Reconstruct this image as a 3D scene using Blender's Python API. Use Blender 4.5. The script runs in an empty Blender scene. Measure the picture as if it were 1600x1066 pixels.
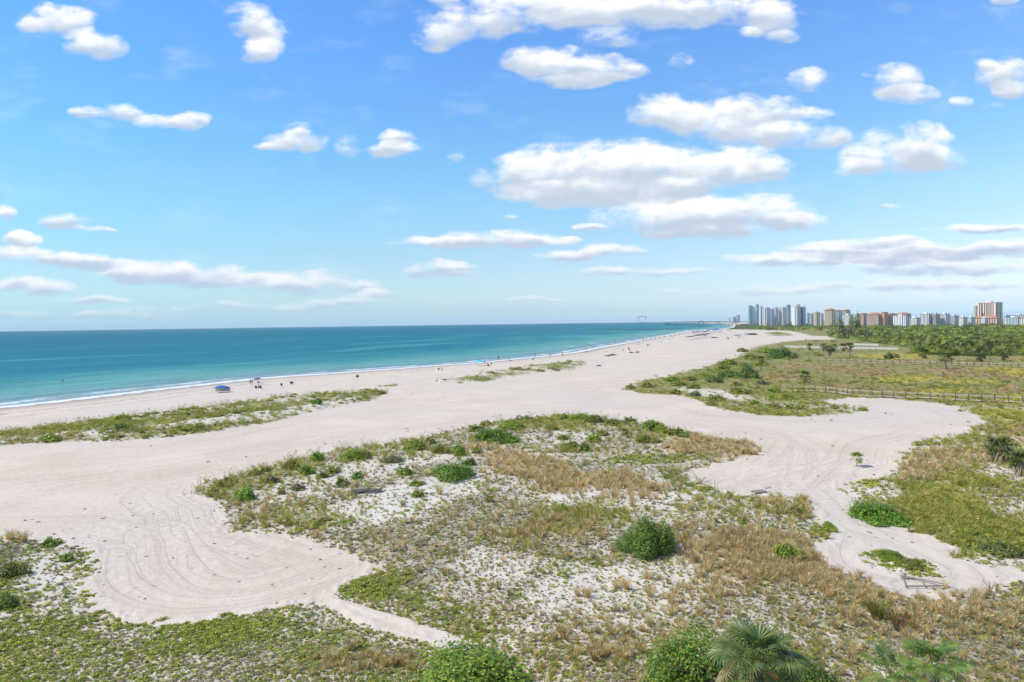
import bpy, math, random
import numpy as np
from mathutils import Matrix, Vector

SC = bpy.context.scene
COL = SC.collection
rng = np.random.default_rng(7)
random.seed(7)
PI = math.pi
# ------------------------------------------------------------------ camera
H, F, CX, CY = 18.0, 1067.0, 800.0, 533.0        # eye height (m), focal length in photo pixels
ROLL = -0.0139
HOR0 = 505.2                                      # horizon at the picture's middle
pit = math.atan((CY - HOR0) / F)
Fv = Vector((0, math.cos(pit), -math.sin(pit)))
U0 = Vector((0, math.sin(pit), math.cos(pit)))
R0 = Vector((1, 0, 0))
Rv = (R0 + U0 * ROLL).normalized()
Uv = (U0 - R0 * ROLL).normalized()
cam = bpy.data.cameras.new('camera')
cam.sensor_width = 36.0
cam.lens = F / 1600 * 36.0
cam.clip_start, cam.clip_end = 0.5, 120000.0
cam_o = bpy.data.objects.new('camera', cam)
COL.objects.link(cam_o)
cam_o.matrix_world = Matrix(((Rv.x, Uv.x, -Fv.x, 0), (Rv.y, Uv.y, -Fv.y, 0), (Rv.z, Uv.z, -Fv.z, H), (0, 0, 0, 1)))
SC.camera = cam_o
# ------------------------------------------------------------------ light
SUN_AZ, SUN_EL = math.radians(-93), math.radians(50)
sl = bpy.data.lights.new('sun', 'SUN')
sl.energy = 4.4
sl.angle = math.radians(0.5)
sl.color = (1.0, 0.93, 0.83)
so = bpy.data.objects.new('sun', sl)
COL.objects.link(so)
sd_ = Vector((math.sin(SUN_AZ) * math.cos(SUN_EL), math.cos(SUN_AZ) * math.cos(SUN_EL), math.sin(SUN_EL)))
so.rotation_euler = sd_.to_track_quat('Z', 'Y').to_euler()
so.location = sd_ * 500
SC.render.engine = 'CYCLES'
SC.cycles.use_denoising = True
SC.cycles.max_bounces = 6
SC.cycles.diffuse_bounces = 3
SC.cycles.glossy_bounces = 2
SC.cycles.transmission_bounces = 3
SC.cycles.transparent_max_bounces = 4
SC.cycles.caustics_reflective = False
SC.cycles.caustics_refractive = False
vs = SC.view_settings
SC.display_settings.display_device = 'sRGB'
vs.view_transform = 'Standard'
vs.look = 'None'
vs.exposure = 0.0
vs.gamma = 1.0
vs.use_curve_mapping = False


class NT:
    """small node-tree builder"""
    def __init__(s, nt):
        s.nt = nt

    def n(s, t, **kw):
        nd = s.nt.nodes.new(t)
        for k, v in kw.items():
            setattr(nd, k, v)
        return nd

    def put(s, sock, v):
        if isinstance(v, bpy.types.NodeSocket):
            s.nt.links.new(v, sock)
        elif v is not None:
            sock.default_value = v

    def m(s, op, a, b=None, c=None, clamp=False):
        nd = s.n('ShaderNodeMath', operation=op, use_clamp=clamp)
        s.put(nd.inputs[0], a)
        s.put(nd.inputs[1], b)
        s.put(nd.inputs[2], c)
        return nd.outputs[0]

    def v(s, op, a, b=None, c=None):
        nd = s.n('ShaderNodeVectorMath', operation=op)
        s.put(nd.inputs[0], a)
        s.put(nd.inputs[1], b)
        s.put(nd.inputs[2], c)
        return nd.outputs['Value'] if op in ('DOT_PRODUCT', 'LENGTH') else nd.outputs[0]

    def mix(s, f, a, b, bt='MIX'):
        nd = s.n('ShaderNodeMix', data_type='RGBA', blend_type=bt)
        nd.clamp_factor = True
        s.put(nd.inputs[0], f)
        s.put(nd.inputs[6], a)
        s.put(nd.inputs[7], b)
        return nd.outputs[2]

    def ss(s, x, a, b, lo=0.0, hi=1.0):
        nd = s.n('ShaderNodeMapRange', interpolation_type='SMOOTHSTEP')
        s.put(nd.inputs[0], x)
        for i, q in enumerate((a, b, lo, hi)):
            s.put(nd.inputs[i + 1], q)
        return nd.outputs[0]

    def noise(s, vec, scale, detail=2.0, rough=0.5, dist=0.0, col=False):
        nd = s.n('ShaderNodeTexNoise')
        s.put(nd.inputs['Vector'], vec)
        s.put(nd.inputs['Scale'], scale)
        nd.inputs['Detail'].default_value = detail
        nd.inputs['Roughness'].default_value = rough
        nd.inputs['Distortion'].default_value = dist
        return nd.outputs['Color' if col else 'Fac']

    def attr(s, name, kind='GEOMETRY'):
        nd = s.n('ShaderNodeAttribute')
        nd.attribute_type = kind
        nd.attribute_name = name
        return nd

    def sep(s, vec):
        nd = s.n('ShaderNodeSeparateXYZ')
        s.put(nd.inputs[0], vec)
        return nd.outputs

    def comb(s, x=0.0, y=0.0, z=0.0):
        nd = s.n('ShaderNodeCombineXYZ')
        s.put(nd.inputs[0], x)
        s.put(nd.inputs[1], y)
        s.put(nd.inputs[2], z)
        return nd.outputs[0]

    def ramp(s, f, stops, interp='LINEAR'):
        nd = s.n('ShaderNodeValToRGB')
        s.put(nd.inputs[0], f)
        cr = nd.color_ramp
        cr.interpolation = interp
        while len(cr.elements) < len(stops):
            cr.elements.new(0.5)
        for e, (p, c) in zip(cr.elements, stops):
            e.position = p
            e.color = (c[0], c[1], c[2], 1)
        return nd.outputs[0]


# ------------------------------------------------------------------ sky: Nishita with fair-weather cumulus
CLOUDS = [  # centre x, y, half width, half height, weight  (directions, in photo pixels from the view axis)
    (120, 40, 62, 28, 1), (165, 75, 55, 26, 1), (95, 20, 22, 12, .8), (62, 45, 22, 14, .35),
    (405, 40, 42, 30, .95), (425, 85, 40, 24, .95), (440, 60, 36, 22, .7),
    (150, 176, 28, 10, .8), (205, 178, 42, 14, .9), (258, 190, 40, 12, .9), (308, 189, 32, 15, .95),
    (470, 224, 52, 19, 1), (476, 205, 24, 15, .9), (422, 231, 24, 8, .5),
    (625, 233, 42, 14, 1), (634, 214, 28, 16, 1), (556, 229, 28, 18, .45), (716, 243, 14, 9, .5),
    (700, 65, 40, 24, .7), (740, 45, 74, 30, .8), (850, 28, 130, 34, .9), (960, 22, 120, 40, 1), (1060, 18, 110, 30, .9),
    (1150, 18, 100, 28, .9), (1218, 35, 56, 32, .9), (1232, 62, 36, 12, .8), (960, 66, 60, 18, .6), (1176, 55, 22, 9, .6), (790, 8, 120, 14, .7),
    (838, 98, 54, 24, .95), (890, 108, 74, 26, 1), (960, 112, 62, 22, .9), (920, 128, 84, 12, .8),
    (1075, 96, 24, 18, .5), (1270, 128, 32, 19, .9), (1408, 130, 46, 28, 1), (1425, 152, 54, 17, 1), (1354, 122, 10, 6, .4),
    (1575, 118, 50, 30, 1), (1582, 146, 36, 18, 1), (1540, 104, 26, 14, .8), (1508, 162, 22, 10, .9), (1555, 172, 26, 8, .35),
    (1050, 175, 62, 32, 1), (1120, 188, 84, 36, 1), (1192, 175, 72, 28, .9), (1264, 182, 50, 15, .6), (1258, 216, 84, 24, .75), (1180, 208, 96, 28, .8),
    (800, 275, 60, 34, 1), (880, 266, 92, 42, 1), (960, 260, 115, 46, 1), (1060, 265, 125, 48, 1), (1150, 262, 72, 34, 1),
    (1222, 264, 34, 22, .9), (960, 300, 150, 26, 1), (880, 304, 110, 24, 1), (1060, 300, 90, 20, .6),
    (1050, 340, 125, 32, 1), (1160, 336, 130, 32, 1), (1245, 348, 70, 15, 1), (1110, 364, 110, 12, 1), (928, 355, 34, 7, .6),
    (1395, 248, 84, 32, 1), (1440, 226, 54, 32, .9), (1342, 267, 42, 19, .9), (1465, 250, 56, 20, .9), (1378, 214, 32, 13, .5),
    (690, 381, 84, 11, .9), (772, 374, 95, 16, .9), (850, 377, 56, 11, .8), (900, 400, 72, 11, .8), (962, 391, 58, 12, .9), (694, 422, 60, 15, .8), (720, 432, 30, 7, .4),
    (112, 345, 42, 16, .8), (150, 358, 44, 6, .6), (8, 336, 24, 16, .9), (42, 380, 34, 17, .95),
    (55, 404, 95, 15, .8), (140, 408, 72, 16, .8), (235, 424, 90, 22, .75), (330, 430, 105, 20, .65), (440, 440, 105, 19, .6), (530, 446, 74, 14, .5),
    (50, 450, 90, 17, .6), (150, 468, 60, 9, .7), (540, 470, 110, 11, .4), (600, 458, 44, 9, .6), (330, 480, 190, 8, .3), (90, 492, 220, 8, .3),
    (1380, 378, 90, 11, .8), (1300, 392, 74, 15, .7), (1400, 396, 120, 19, .8), (1500, 390, 120, 16, .8), (1585, 386, 74, 15, .8), (1545, 357, 100, 8, .8),
    (1240, 408, 160, 11, .55), (1000, 425, 130, 8, .5), (1440, 412, 210, 20, .5), (1250, 452, 260, 9, .35), (1460, 446, 240, 12, .35), (1390, 321, 18, 6, .5),
    (830, 466, 60, 6, .35), (798, 340, 14, 6, .35), (1570, 4, 30, 10, .7), (1180, 240, 60, 10, .4),
]


def build_world():
    w = bpy.data.worlds.new('World')
    SC.world = w
    w.use_nodes = True
    nt = w.node_tree
    nt.nodes.clear()
    T = NT(nt)
    out = T.n('ShaderNodeOutputWorld')
    bg = T.n('ShaderNodeBackground')
    nt.links.new(bg.outputs[0], out.inputs[0])
    sky = T.n('ShaderNodeTexSky')
    sky.sky_type = 'NISHITA'
    sky.sun_disc = False
    sky.sun_elevation = SUN_EL
    sky.sun_rotation = SUN_AZ
    sky.altitude = 0
    sky.air_density = 1.0
    sky.dust_density = 0.35
    sky.ozone_density = 1.5
    tc = T.n('ShaderNodeTexCoord')
    d = tc.outputs['Generated']
    x, y, z = T.sep(d)
    # grade of the clear sky with height: deep blue above, pale cyan low down, thin grey-blue haze line
    grade = T.ramp(T.m('MULTIPLY', z, 2.0, clamp=True), [
        (0.0, (0.80, 1.42, 2.45)), (0.03, (.82, 1.16, 1.85)), (0.08, (1.0, 1.22, 1.62)), (0.14, (1.11, 1.28, 1.53)),
        (0.33, (1.17, 1.54, 1.68)), (0.47, (1.06, 1.60, 1.88)), (0.8, (0.97, 1.60, 2.30)), (1.0, (0.95, 1.45, 1.95))])
    clear = T.mix(1.0, sky.outputs[0], grade, 'MULTIPLY')
    kx = T.m('MULTIPLY_ADD', x, 0.20, 1.02)
    rx_ = T.m('MULTIPLY_ADD', x, 0.42, 1.02)
    clear = T.v('MULTIPLY', clear, T.comb(rx_, kx, T.m('MULTIPLY_ADD', x, 0.16, 0.99)))
    # cloud coordinates on the front half of the sky
    yy = T.m('MAXIMUM', y, 0.08)
    u = T.m('DIVIDE', x, yy)
    v = T.m('DIVIDE', z, yy)
    p = T.comb(u, v, 0.0)
    wn = T.noise(T.v('MULTIPLY', p, (1, 1.5, 1)), 9.0, 3.0, 0.6, col=True)
    wp = T.v('MULTIPLY_ADD', T.v('SUBTRACT', wn, (.5, .5, .5)), (0.055, 0.03, 0), p)
    acc = None
    for cx, cy, rx, ry, a in CLOUDS:
        du, dv = (cx - CX), (HOR0 - cy)
        cu = (du + ROLL * dv) / F
        cv = (dv - 0.0139 * du) / F
        sx, sy = F / rx * 0.92, F / ry * 0.92
        a = min(a * 1.6, 1.15) if cy > 335 else a
        q = T.v('MULTIPLY_ADD', wp, (sx, sy, 0), (-cu * sx, -cv * sy, 1))
        r2 = T.v('DOT_PRODUCT', q, q)
        wgt = T.m('MAXIMUM', T.m('MULTIPLY_ADD', r2, -a, 2.0 * a), 0.0)
        sc_ = T.n('ShaderNodeVectorMath', operation='SCALE')
        T.put(sc_.inputs[0], q)
        T.put(sc_.inputs['Scale'], wgt)
        acc = T.v('ADD', sc_.outputs[0], acc if acc is not None else (0, 0, 0))
    ax, ay, fld = T.sep(acc)
    # elsewhere the same kind of cloud goes on, unseen flat layer, cover raised to whiten the fill light
    zz = T.m('MAXIMUM', z, 0.06)
    lay = T.comb(T.m('DIVIDE', x, zz), T.m('DIVIDE', y, zz), 3.3)
    ln = T.noise(lay, 0.55, 3.0, 0.5)
    lf = T.ss(ln, 0.47, 0.64)
    away = T.m('MAXIMUM', T.ss(T.m('ABSOLUTE', u), .78, .9), T.m('MAXIMUM', T.ss(v, .52, .62), T.ss(y, .25, .12)))
    fld2 = T.m('ADD', T.m('MULTIPLY', fld, T.m('SUBTRACT', 1.0, away)), T.m('MULTIPLY', lf, away))
    hgt = T.m('DIVIDE', ay, T.m('MAXIMUM', fld, 0.05))
    pn = T.v('MULTIPLY', p, (1, 1.7, 1))
    big = T.noise(pn, 15.0, 8.0, 0.57)
    mid = T.noise(pn, 16.0, 4.0, 0.5)
    mids = T.noise(T.v('ADD', pn, (-0.008, 0.020, 0)), 16.0, 4.0, 0.5)
    fr = T.m('MULTIPLY_ADD', T.m('SUBTRACT', big, 0.5), 4.2, fld2)
    dens = T.m('MULTIPLY', T.ss(fr, -0.08, 1.30), T.ss(fld2, 0.0, 0.35))
    veil = T.noise(T.v('MULTIPLY', p, (1, 2.4, 1)), 9.0, 6.0, 0.62)
    dens = T.m('MAXIMUM', dens, T.m('MULTIPLY', T.m('MULTIPLY', T.ss(veil, .49, .76), T.ss(fld2, -.02, .55)), .50))
    dens = T.m('MAXIMUM', dens, T.m('MULTIPLY', T.ss(veil, .50, .85), .22))
    shade = T.m('SUBTRACT', mid, mids)
    lit = T.m('ADD', T.m('MULTIPLY', shade, 1.1), T.m('MULTIPLY_ADD', hgt, 1.0, 0.47))
    lit = T.m('SUBTRACT', lit, T.m('MULTIPLY', T.ss(fld2, 1.0, 2.6), 0.12))
    lit = T.m('ADD', lit, T.m('MULTIPLY', T.ss(fr, 1.3, 0.3), 0.22))
    lowf = T.ss(v, 0.02, 0.20)
    base = T.mix(lowf, (5.1, 6.0, 7.8, 1), (5.6, 6.5, 7.6, 1))
    top = T.mix(lowf, (8.9, 9.1, 9.7, 1), (10.6, 10.6, 10.8, 1))
    ccol = T.mix(T.ss(lit, 0.08, 0.86), base, top)
    op = T.m('MULTIPLY', dens, T.ss(v, 0.0, 0.10, 0.6, 0.97))
    final = T.mix(op, clear, ccol)
    nt.links.new(final, bg.inputs[0])
    bg.inputs[1].default_value = 0.105
    w.cycles.sampling_method = 'MANUAL'
    w.cycles.sample_map_resolution = 512


build_world()


# ------------------------------------------------------------------ helpers: geometry, objects, noise
def hor(px):
    return HOR0 + ROLL * (px - CX)


def at(px, py, z=0.0):
    """the point at height z seen at a photo pixel"""
    px, py = np.asarray(px, float), np.asarray(py, float)
    a, b = (px - CX) / F, (CY - py) / F
    dx = Fv.x + Rv.x * a + Uv.x * b
    dy = Fv.y + Rv.y * a + Uv.y * b
    dz = Fv.z + Rv.z * a + Uv.z * b
    t = (z - H) / np.minimum(dz, -1e-5)
    return dx * t, dy * t


def proj(x, y, z=0.0):
    zz = z - H
    f = np.maximum(x * Fv.x + y * Fv.y + zz * Fv.z, 1e-3)
    return CX + F * (x * Rv.x + y * Rv.y + zz * Rv.z) / f, CY - F * (x * Uv.x + y * Uv.y + zz * Uv.z) / f


def atD(px, D):
    """ground position at distance D (metres along the view axis) under photo column px near the horizon"""
    return ((px - CX) / F * D, D)


def _hash(ix, iy, seed):
    h = (ix.astype(np.int64) * 374761393 + iy.astype(np.int64) * 668265263 + seed * 974711) & 0xffffffff
    h = ((h ^ (h >> 13)) * 1274126177) & 0xffffffff
    h = h ^ (h >> 16)
    return (h & 0xffffff) / float(0xffffff)


def vnoise(x, y, seed=0):
    x, y = np.asarray(x, float), np.asarray(y, float)
    ix, iy = np.floor(x), np.floor(y)
    fx, fy = x - ix, y - iy
    fx, fy = fx * fx * (3 - 2 * fx), fy * fy * (3 - 2 * fy)
    a, b = _hash(ix, iy, seed), _hash(ix + 1, iy, seed)
    c, d = _hash(ix, iy + 1, seed), _hash(ix + 1, iy + 1, seed)
    return (a * (1 - fx) + b * fx) * (1 - fy) + (c * (1 - fx) + d * fx) * fy


def fbm(x, y, seed=0, o=4):
    s, a, t = 0.0, 1.0, 0.0
    for i in range(o):
        s = s + a * vnoise(x * 2 ** i, y * 2 ** i, seed + i * 17)
        t += a
        a *= 0.5
    return s / t


def sstep(x, a, b):
    t = np.clip((np.asarray(x, float) - a) / (b - a), 0, 1)
    return t * t * (3 - 2 * t)


def mesh(name, V, Fc, smooth=False):
    me = bpy.data.meshes.new(name)
    me.from_pydata([tuple(v) for v in V], [], [tuple(f) for f in Fc])
    if smooth:
        me.polygons.foreach_set('use_smooth', [True] * len(me.polygons))
    me.update()
    return me


def big_mesh(name, V, Q, smooth=True):
    me = bpy.data.meshes.new(name)
    V = np.asarray(V, np.float32)
    Q = np.asarray(Q, np.int32)
    me.vertices.add(len(V))
    me.vertices.foreach_set('co', V.ravel())
    k = Q.shape[1]
    me.loops.add(Q.size)
    me.loops.foreach_set('vertex_index', Q.ravel())
    me.polygons.add(len(Q))
    me.polygons.foreach_set('loop_start', np.arange(0, Q.size, k, dtype=np.int32))
    me.polygons.foreach_set('loop_total', np.full(len(Q), k, np.int32))
    if smooth:
        me.polygons.foreach_set('use_smooth', np.ones(len(Q), bool))
    me.update(calc_edges=True)
    return me


def fattr(me, name, vals, typ='FLOAT'):
    a = me.attributes.new(name, typ, 'POINT')
    vals = np.asarray(vals, np.float32)
    if typ == 'FLOAT':
        a.data.foreach_set('value', vals.ravel())
    elif typ == 'FLOAT_COLOR':
        a.data.foreach_set('color', vals.ravel())
    elif typ == 'FLOAT_VECTOR':
        a.data.foreach_set('vector', vals.ravel())


class MB:
    """collects boxes, tubes and faces into one mesh"""
    def __init__(s):
        s.V, s.F = [], []

    def face_set(s, vs_, fs):
        o = len(s.V)
        s.V += [tuple(v) for v in vs_]
        s.F += [tuple(i + o for i in f) for f in fs]

    def box(s, x0, y0, z0, x1, y1, z1):
        s.face_set([(x0, y0, z0), (x1, y0, z0), (x1, y1, z0), (x0, y1, z0), (x0, y0, z1), (x1, y0, z1), (x1, y1, z1), (x0, y1, z1)],
                   [(3, 2, 1, 0), (4, 5, 6, 7), (0, 1, 5, 4), (1, 2, 6, 5), (2, 3, 7, 6), (3, 0, 4, 7)])

    def beam(s, a, b, w, h=None):
        a, b = Vector(a), Vector(b)
        h = h or w
        d = (b - a).normalized()
        up = Vector((0, 0, 1)) if abs(d.z) < .95 else Vector((1, 0, 0))
        r = d.cross(up).normalized() * w / 2
        u = r.cross(d).normalized() * h / 2
        P = []
        for q in (a, b):
            P += [q - r - u, q + r - u, q + r + u, q - r + u]
        s.face_set(P, [(3, 2, 1, 0), (4, 5, 6, 7), (0, 1, 5, 4), (1, 2, 6, 5), (2, 3, 7, 6), (3, 0, 4, 7)])

    def tube(s, pts, rad, n=7, cap=True):
        pts = [Vector(p) for p in pts]
        P, Fs = [], []
        for i, p in enumerate(pts):
            d = (pts[min(i + 1, len(pts) - 1)] - pts[max(i - 1, 0)]).normalized()
            up = Vector((0, 0, 1)) if abs(d.z) < .9 else Vector((1, 0, 0))
            r = d.cross(up).normalized()
            u = r.cross(d)
            q = rad[i] if hasattr(rad, '__len__') else rad
            for k in range(n):
                t = 2 * PI * k / n
                P.append(p + r * math.cos(t) * q + u * math.sin(t) * q)
        for i in range(len(pts) - 1):
            for k in range(n):
                k2 = (k + 1) % n
                Fs.append((i * n + k, i * n + k2, (i + 1) * n + k2, (i + 1) * n + k))
        if cap:
            Fs.append(tuple(range(n))[::-1])
            Fs.append(tuple((len(pts) - 1) * n + k for k in range(n)))
        s.face_set(P, Fs)

    def mesh(s, name, smooth=False):
        return mesh(name, s.V, s.F, smooth)

    def obj(s, name, mat, parent=None, smooth=False):
        return put(name, s.mesh(name, smooth), mat, parent)


def put(name, me, mat=None, parent=None):
    if mat is not None and not me.materials:
        me.materials.append(mat)
    o = bpy.data.objects.new(name, me)
    COL.objects.link(o)
    if parent is not None:
        o.parent = parent
    return o


def tag(o, label=None, cat=None, group=None, kind=None):
    if label:
        o['label'] = label
    if cat:
        o['category'] = cat
    if group:
        o['group'] = group
    if kind:
        o['kind'] = kind
    return o


def thing(name, label, cat, loc=(0, 0, 0), rz=0.0, group=None):
    o = bpy.data.objects.new(name, None)
    COL.objects.link(o)
    o.location = loc
    o.rotation_euler = (0, 0, rz)
    o.empty_display_size = 0.3
    return tag(o, label, cat, group)


def copy_tree(o, parent=None):
    c = o.copy()
    COL.objects.link(c)
    if parent is not None:
        c.parent = parent
    for ch in list(o.children):
        copy_tree(ch, c)
    return c


def mat(name, rough=0.8, spec=0.3):
    m = bpy.data.materials.new(name)
    m.use_nodes = True
    nt = m.node_tree
    b = nt.nodes['Principled BSDF']
    b.inputs['Roughness'].default_value = rough
    b.inputs['Specular IOR Level'].default_value = spec
    return m, NT(nt), b


def plain(name, c, rough=0.8, var=0.12, scale=3.0, spec=0.3, metal=0.0):
    m, T, b = mat(name, rough, spec)
    tc = T.n('ShaderNodeTexCoord')
    n = T.noise(tc.outputs['Object'], scale, 5.0, 0.6)
    k = T.m('MULTIPLY_ADD', n, var * 2, 1 - var)
    T.nt.links.new(T.v('MULTIPLY', (c[0], c[1], c[2]), T.comb(k, k, k)), b.inputs['Base Color'])
    b.inputs['Metallic'].default_value = metal
    return m


# ------------------------------------------------------------------ layout of the place (outlines given as seen in the photo, laid on the ground)
P_E = [(300, 770), (314, 753), (348, 748), (397, 732), (465, 719), (510, 705), (555, 697), (600, 696), (663, 683), (700, 674), (751, 665), (774, 659), (830, 653),
       (852, 650), (920, 648), (963, 655), (1001, 661), (1035, 669), (1073, 678), (1102, 683), (1125, 687), (1179, 696), (1190, 704), (1186, 712), (1147, 721), (1114, 728),
       (1080, 734), (1065, 741), (1078, 752), (1102, 763), (1136, 768), (1177, 773), (1210, 775), (1233, 775), (1250, 783), (1271, 793), (1285, 809), (1307, 827), (1312, 838),
       (1292, 847), (1276, 859), (1285, 878), (1307, 894), (1341, 903), (1364, 910), (1393, 923), (1415, 928), (1454, 930), (1487, 930), (1521, 930), (1555, 925), (1573, 917),
       (1600, 912), (1800, 893), (2300, 880), (2600, 1500), (1000, 1500), (830, 1100), (770, 1035), (747, 1013), (695, 993), (657, 979), (616, 966), (582, 955), (560, 945), (517, 933), (536, 920), (560, 905), (578, 885),
       (560, 870), (537, 859), (499, 846), (454, 838), (404, 832), (375, 827), (357, 818), (350, 805), (341, 788), (314, 780)]
P_F = [(-900, 880), (-300, 850), (0, 842), (50, 841), (82, 850), (115, 857), (144, 866), (142, 877), (136, 895), (132, 920), (140, 935), (157, 945), (180, 960), (225, 967), (275, 974), (320, 974),
       (350, 969), (375, 962), (400, 960), (440, 951), (480, 947), (510, 949), (560, 969), (600, 984), (657, 1000), (695, 1013), (717, 1021), (745, 1045), (790, 1110), (900, 1500), (-900, 1500)]
P_A = [(-700, 742), (-300, 708), (0, 679), (36, 674), (84, 667), (112, 664), (170, 658), (190, 652), (240, 648), (280, 642), (320, 639), (368, 629), (420, 624), (470, 618), (520, 614), (560, 611), (596, 609),
       (605, 613), (598, 619), (580, 626), (540, 634), (490, 644), (440, 656), (400, 664), (366, 669), (324, 678), (240, 687), (180, 689), (120, 691), (80, 693), (0, 696), (-300, 735), (-700, 790)]
P_A2 = [(588, 603), (610, 600), (630, 599), (634, 602), (610, 605), (590, 606)]
P_B = [(678, 597), (694, 593), (739, 588), (750, 582), (787, 579), (825, 572), (862, 568), (895, 565), (914, 565), (920, 570), (907, 574), (891, 581), (862, 583), (821, 587), (804, 590), (784, 592), (761, 597), (731, 600), (684, 600)]
P_R = [(968, 610), (979, 602), (1002, 595), (1045, 587), (1098, 574), (1140, 560), (1183, 541), (1199, 538), (1225, 534), (1260, 531), (1295, 531), (1304, 529), (1296, 526), (1263, 524.5), (1253, 521), (1240, 518.5), (1230, 517),
       (1180, 515.6), (1135, 514.8), (1142, 511), (1152, 507), (1200, 503.2), (1400, 500.6), (1700, 497.2), (2300, 490), (2900, 485), (2900, 800), (2000, 880), (1600, 887), (1566, 886), (1544, 883), (1510, 871), (1483, 854), (1465, 849), (1438, 836), (1420, 827), (1397, 815), (1366, 806), (1337, 793), (1330, 779), (1301, 761),
       (1357, 746), (1386, 739), (1409, 728), (1402, 714), (1406, 701), (1430, 693), (1465, 687), (1505, 676), (1530, 665), (1537, 658), (1526, 650), (1500, 638), (1470, 632), (1430, 628), (1370, 623), (1320, 622), (1292, 624), (1292, 628),
       (1326, 635), (1350, 638), (1360, 641), (1340, 645), (1300, 649), (1257, 651), (1215, 650), (1172, 647), (1141, 643), (1117, 637), (1096, 629), (1075, 622), (1045, 617), (998, 614)]
P_H = [(1352, 867), (1373, 858), (1393, 861), (1415, 874), (1442, 883), (1456, 889), (1449, 895), (1420, 896), (1393, 891), (1366, 880)]
P_J = [(1192, 522), (1195, 518.5), (1225, 518.5), (1234, 520), (1253, 524), (1225, 525.5), (1199, 525)]
POLYS = dict(E=P_E, F=P_F, A=P_A, A2=P_A2, B=P_B, R=P_R, H=P_H, J=P_J)
WP = {k: np.array(list(zip(*at([p[0] for p in q], [p[1] for p in q])))) for k, q in POLYS.items()}
SEA_Z = -0.6
shore_px = [(0, 637), (80, 629), (150, 621), (230, 611), (320, 601), (400, 592), (470, 587), (600, 578), (690, 571), (760, 566), (860, 556), (904, 550.5), (935, 544), (991, 534), (1044, 524), (1061, 521), (1079, 517), (1090, 515.4), (1120, 514.8), (1140, 513.2), (1147, 511), (1149, 508.5), (1140, 506.5), (1105, 505.2), (1080, 504.7), (1062, 504.2)]
sx_, sy_ = at([p[0] for p in shore_px], [p[1] for p in shore_px], SEA_Z)
e0 = np.array([sx_[0] - sx_[4], sy_[0] - sy_[4]])
e0 /= np.hypot(*e0)
W_SEA = np.array([(sx_[0] + e0[0] * 3000, sy_[0] + e0[1] * 3000)] + list(zip(sx_, sy_)) + [(9000, 60000), (-60000, 60000), (-60000, -20000)])
N_SHORE = len(shore_px)


def seg_d2(x, y, P, closed=True, stop=None):
    d2 = np.full(len(x), 1e18)
    inside = np.zeros(len(x), bool)
    n = len(P)
    for i in range(n):
        a, b = P[i], P[(i + 1) % n]
        ex, ey = b - a
        c = ((a[1] > y) != (b[1] > y))
        if ey != 0:
            inside ^= c & (x < a[0] + (y - a[1]) * ex / ey)
        if stop is not None and i >= stop:
            continue
        t = np.clip(((x - a[0]) * ex + (y - a[1]) * ey) / (ex * ex + ey * ey + 1e-9), 0, 1)
        d2 = np.minimum(d2, (x - a[0] - t * ex) ** 2 + (y - a[1] - t * ey) ** 2)
    return np.sqrt(d2), inside


def sea_sd(x, y):
    d, ins = seg_d2(x, y, W_SEA, stop=N_SHORE)
    return np.where(ins, d, -d)


def veg_raw(x, y):
    """signed distance to the edge of the planted ground (positive on bare sand) and the nearest or enclosing patch"""
    best = np.full(len(x), 1e9)
    which = np.zeros(len(x), int)
    for k, key in enumerate(POLYS):
        P = WP[key]
        if key in 'EFR':
            d, ins = seg_d2(x, y, P)
        else:
            m0, m1 = P.min(0) - 40, P.max(0) + 40
            near = (x > m0[0]) & (x < m1[0]) & (y > m0[1]) & (y < m1[1])
            d = np.full(len(x), 1e6)
            ins = np.zeros(len(x), bool)
            if near.any():
                d[near], ins[near] = seg_d2(x[near], y[near], P)
        sg = np.where(ins, -d, d)
        better = (best >= 0) & ((sg < 0) | (sg < best))
        best = np.where(better, sg, best)
        which = np.where(better, k, which)
    return best, which


def veg_sd(x, y):
    """the same with a ragged edge: runners and gaps; which is -1 on bare sand"""
    best, which = veg_raw(x, y)
    k = np.where(which == list(POLYS).index('R'), np.clip(np.hypot(x, y) / 120, 1, 2), 1.0)
    ppx, ppy = proj(x, y)
    k = k * np.where((ppx > 490) & (ppx < 800) & (ppy > 925) & (ppy < 1100), .3, 1.0)
    sd = best + k * ((fbm(x * .30, y * .30, 71, 3) - .5) * 2.6 + (vnoise(x * 1.7, y * 1.7, 73) - .5) * 1.5)
    sd = np.where(np.abs(best) > 12, best, sd)
    return sd, np.where(sd < 0, which, -1)


KEYS = list(POLYS)
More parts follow.
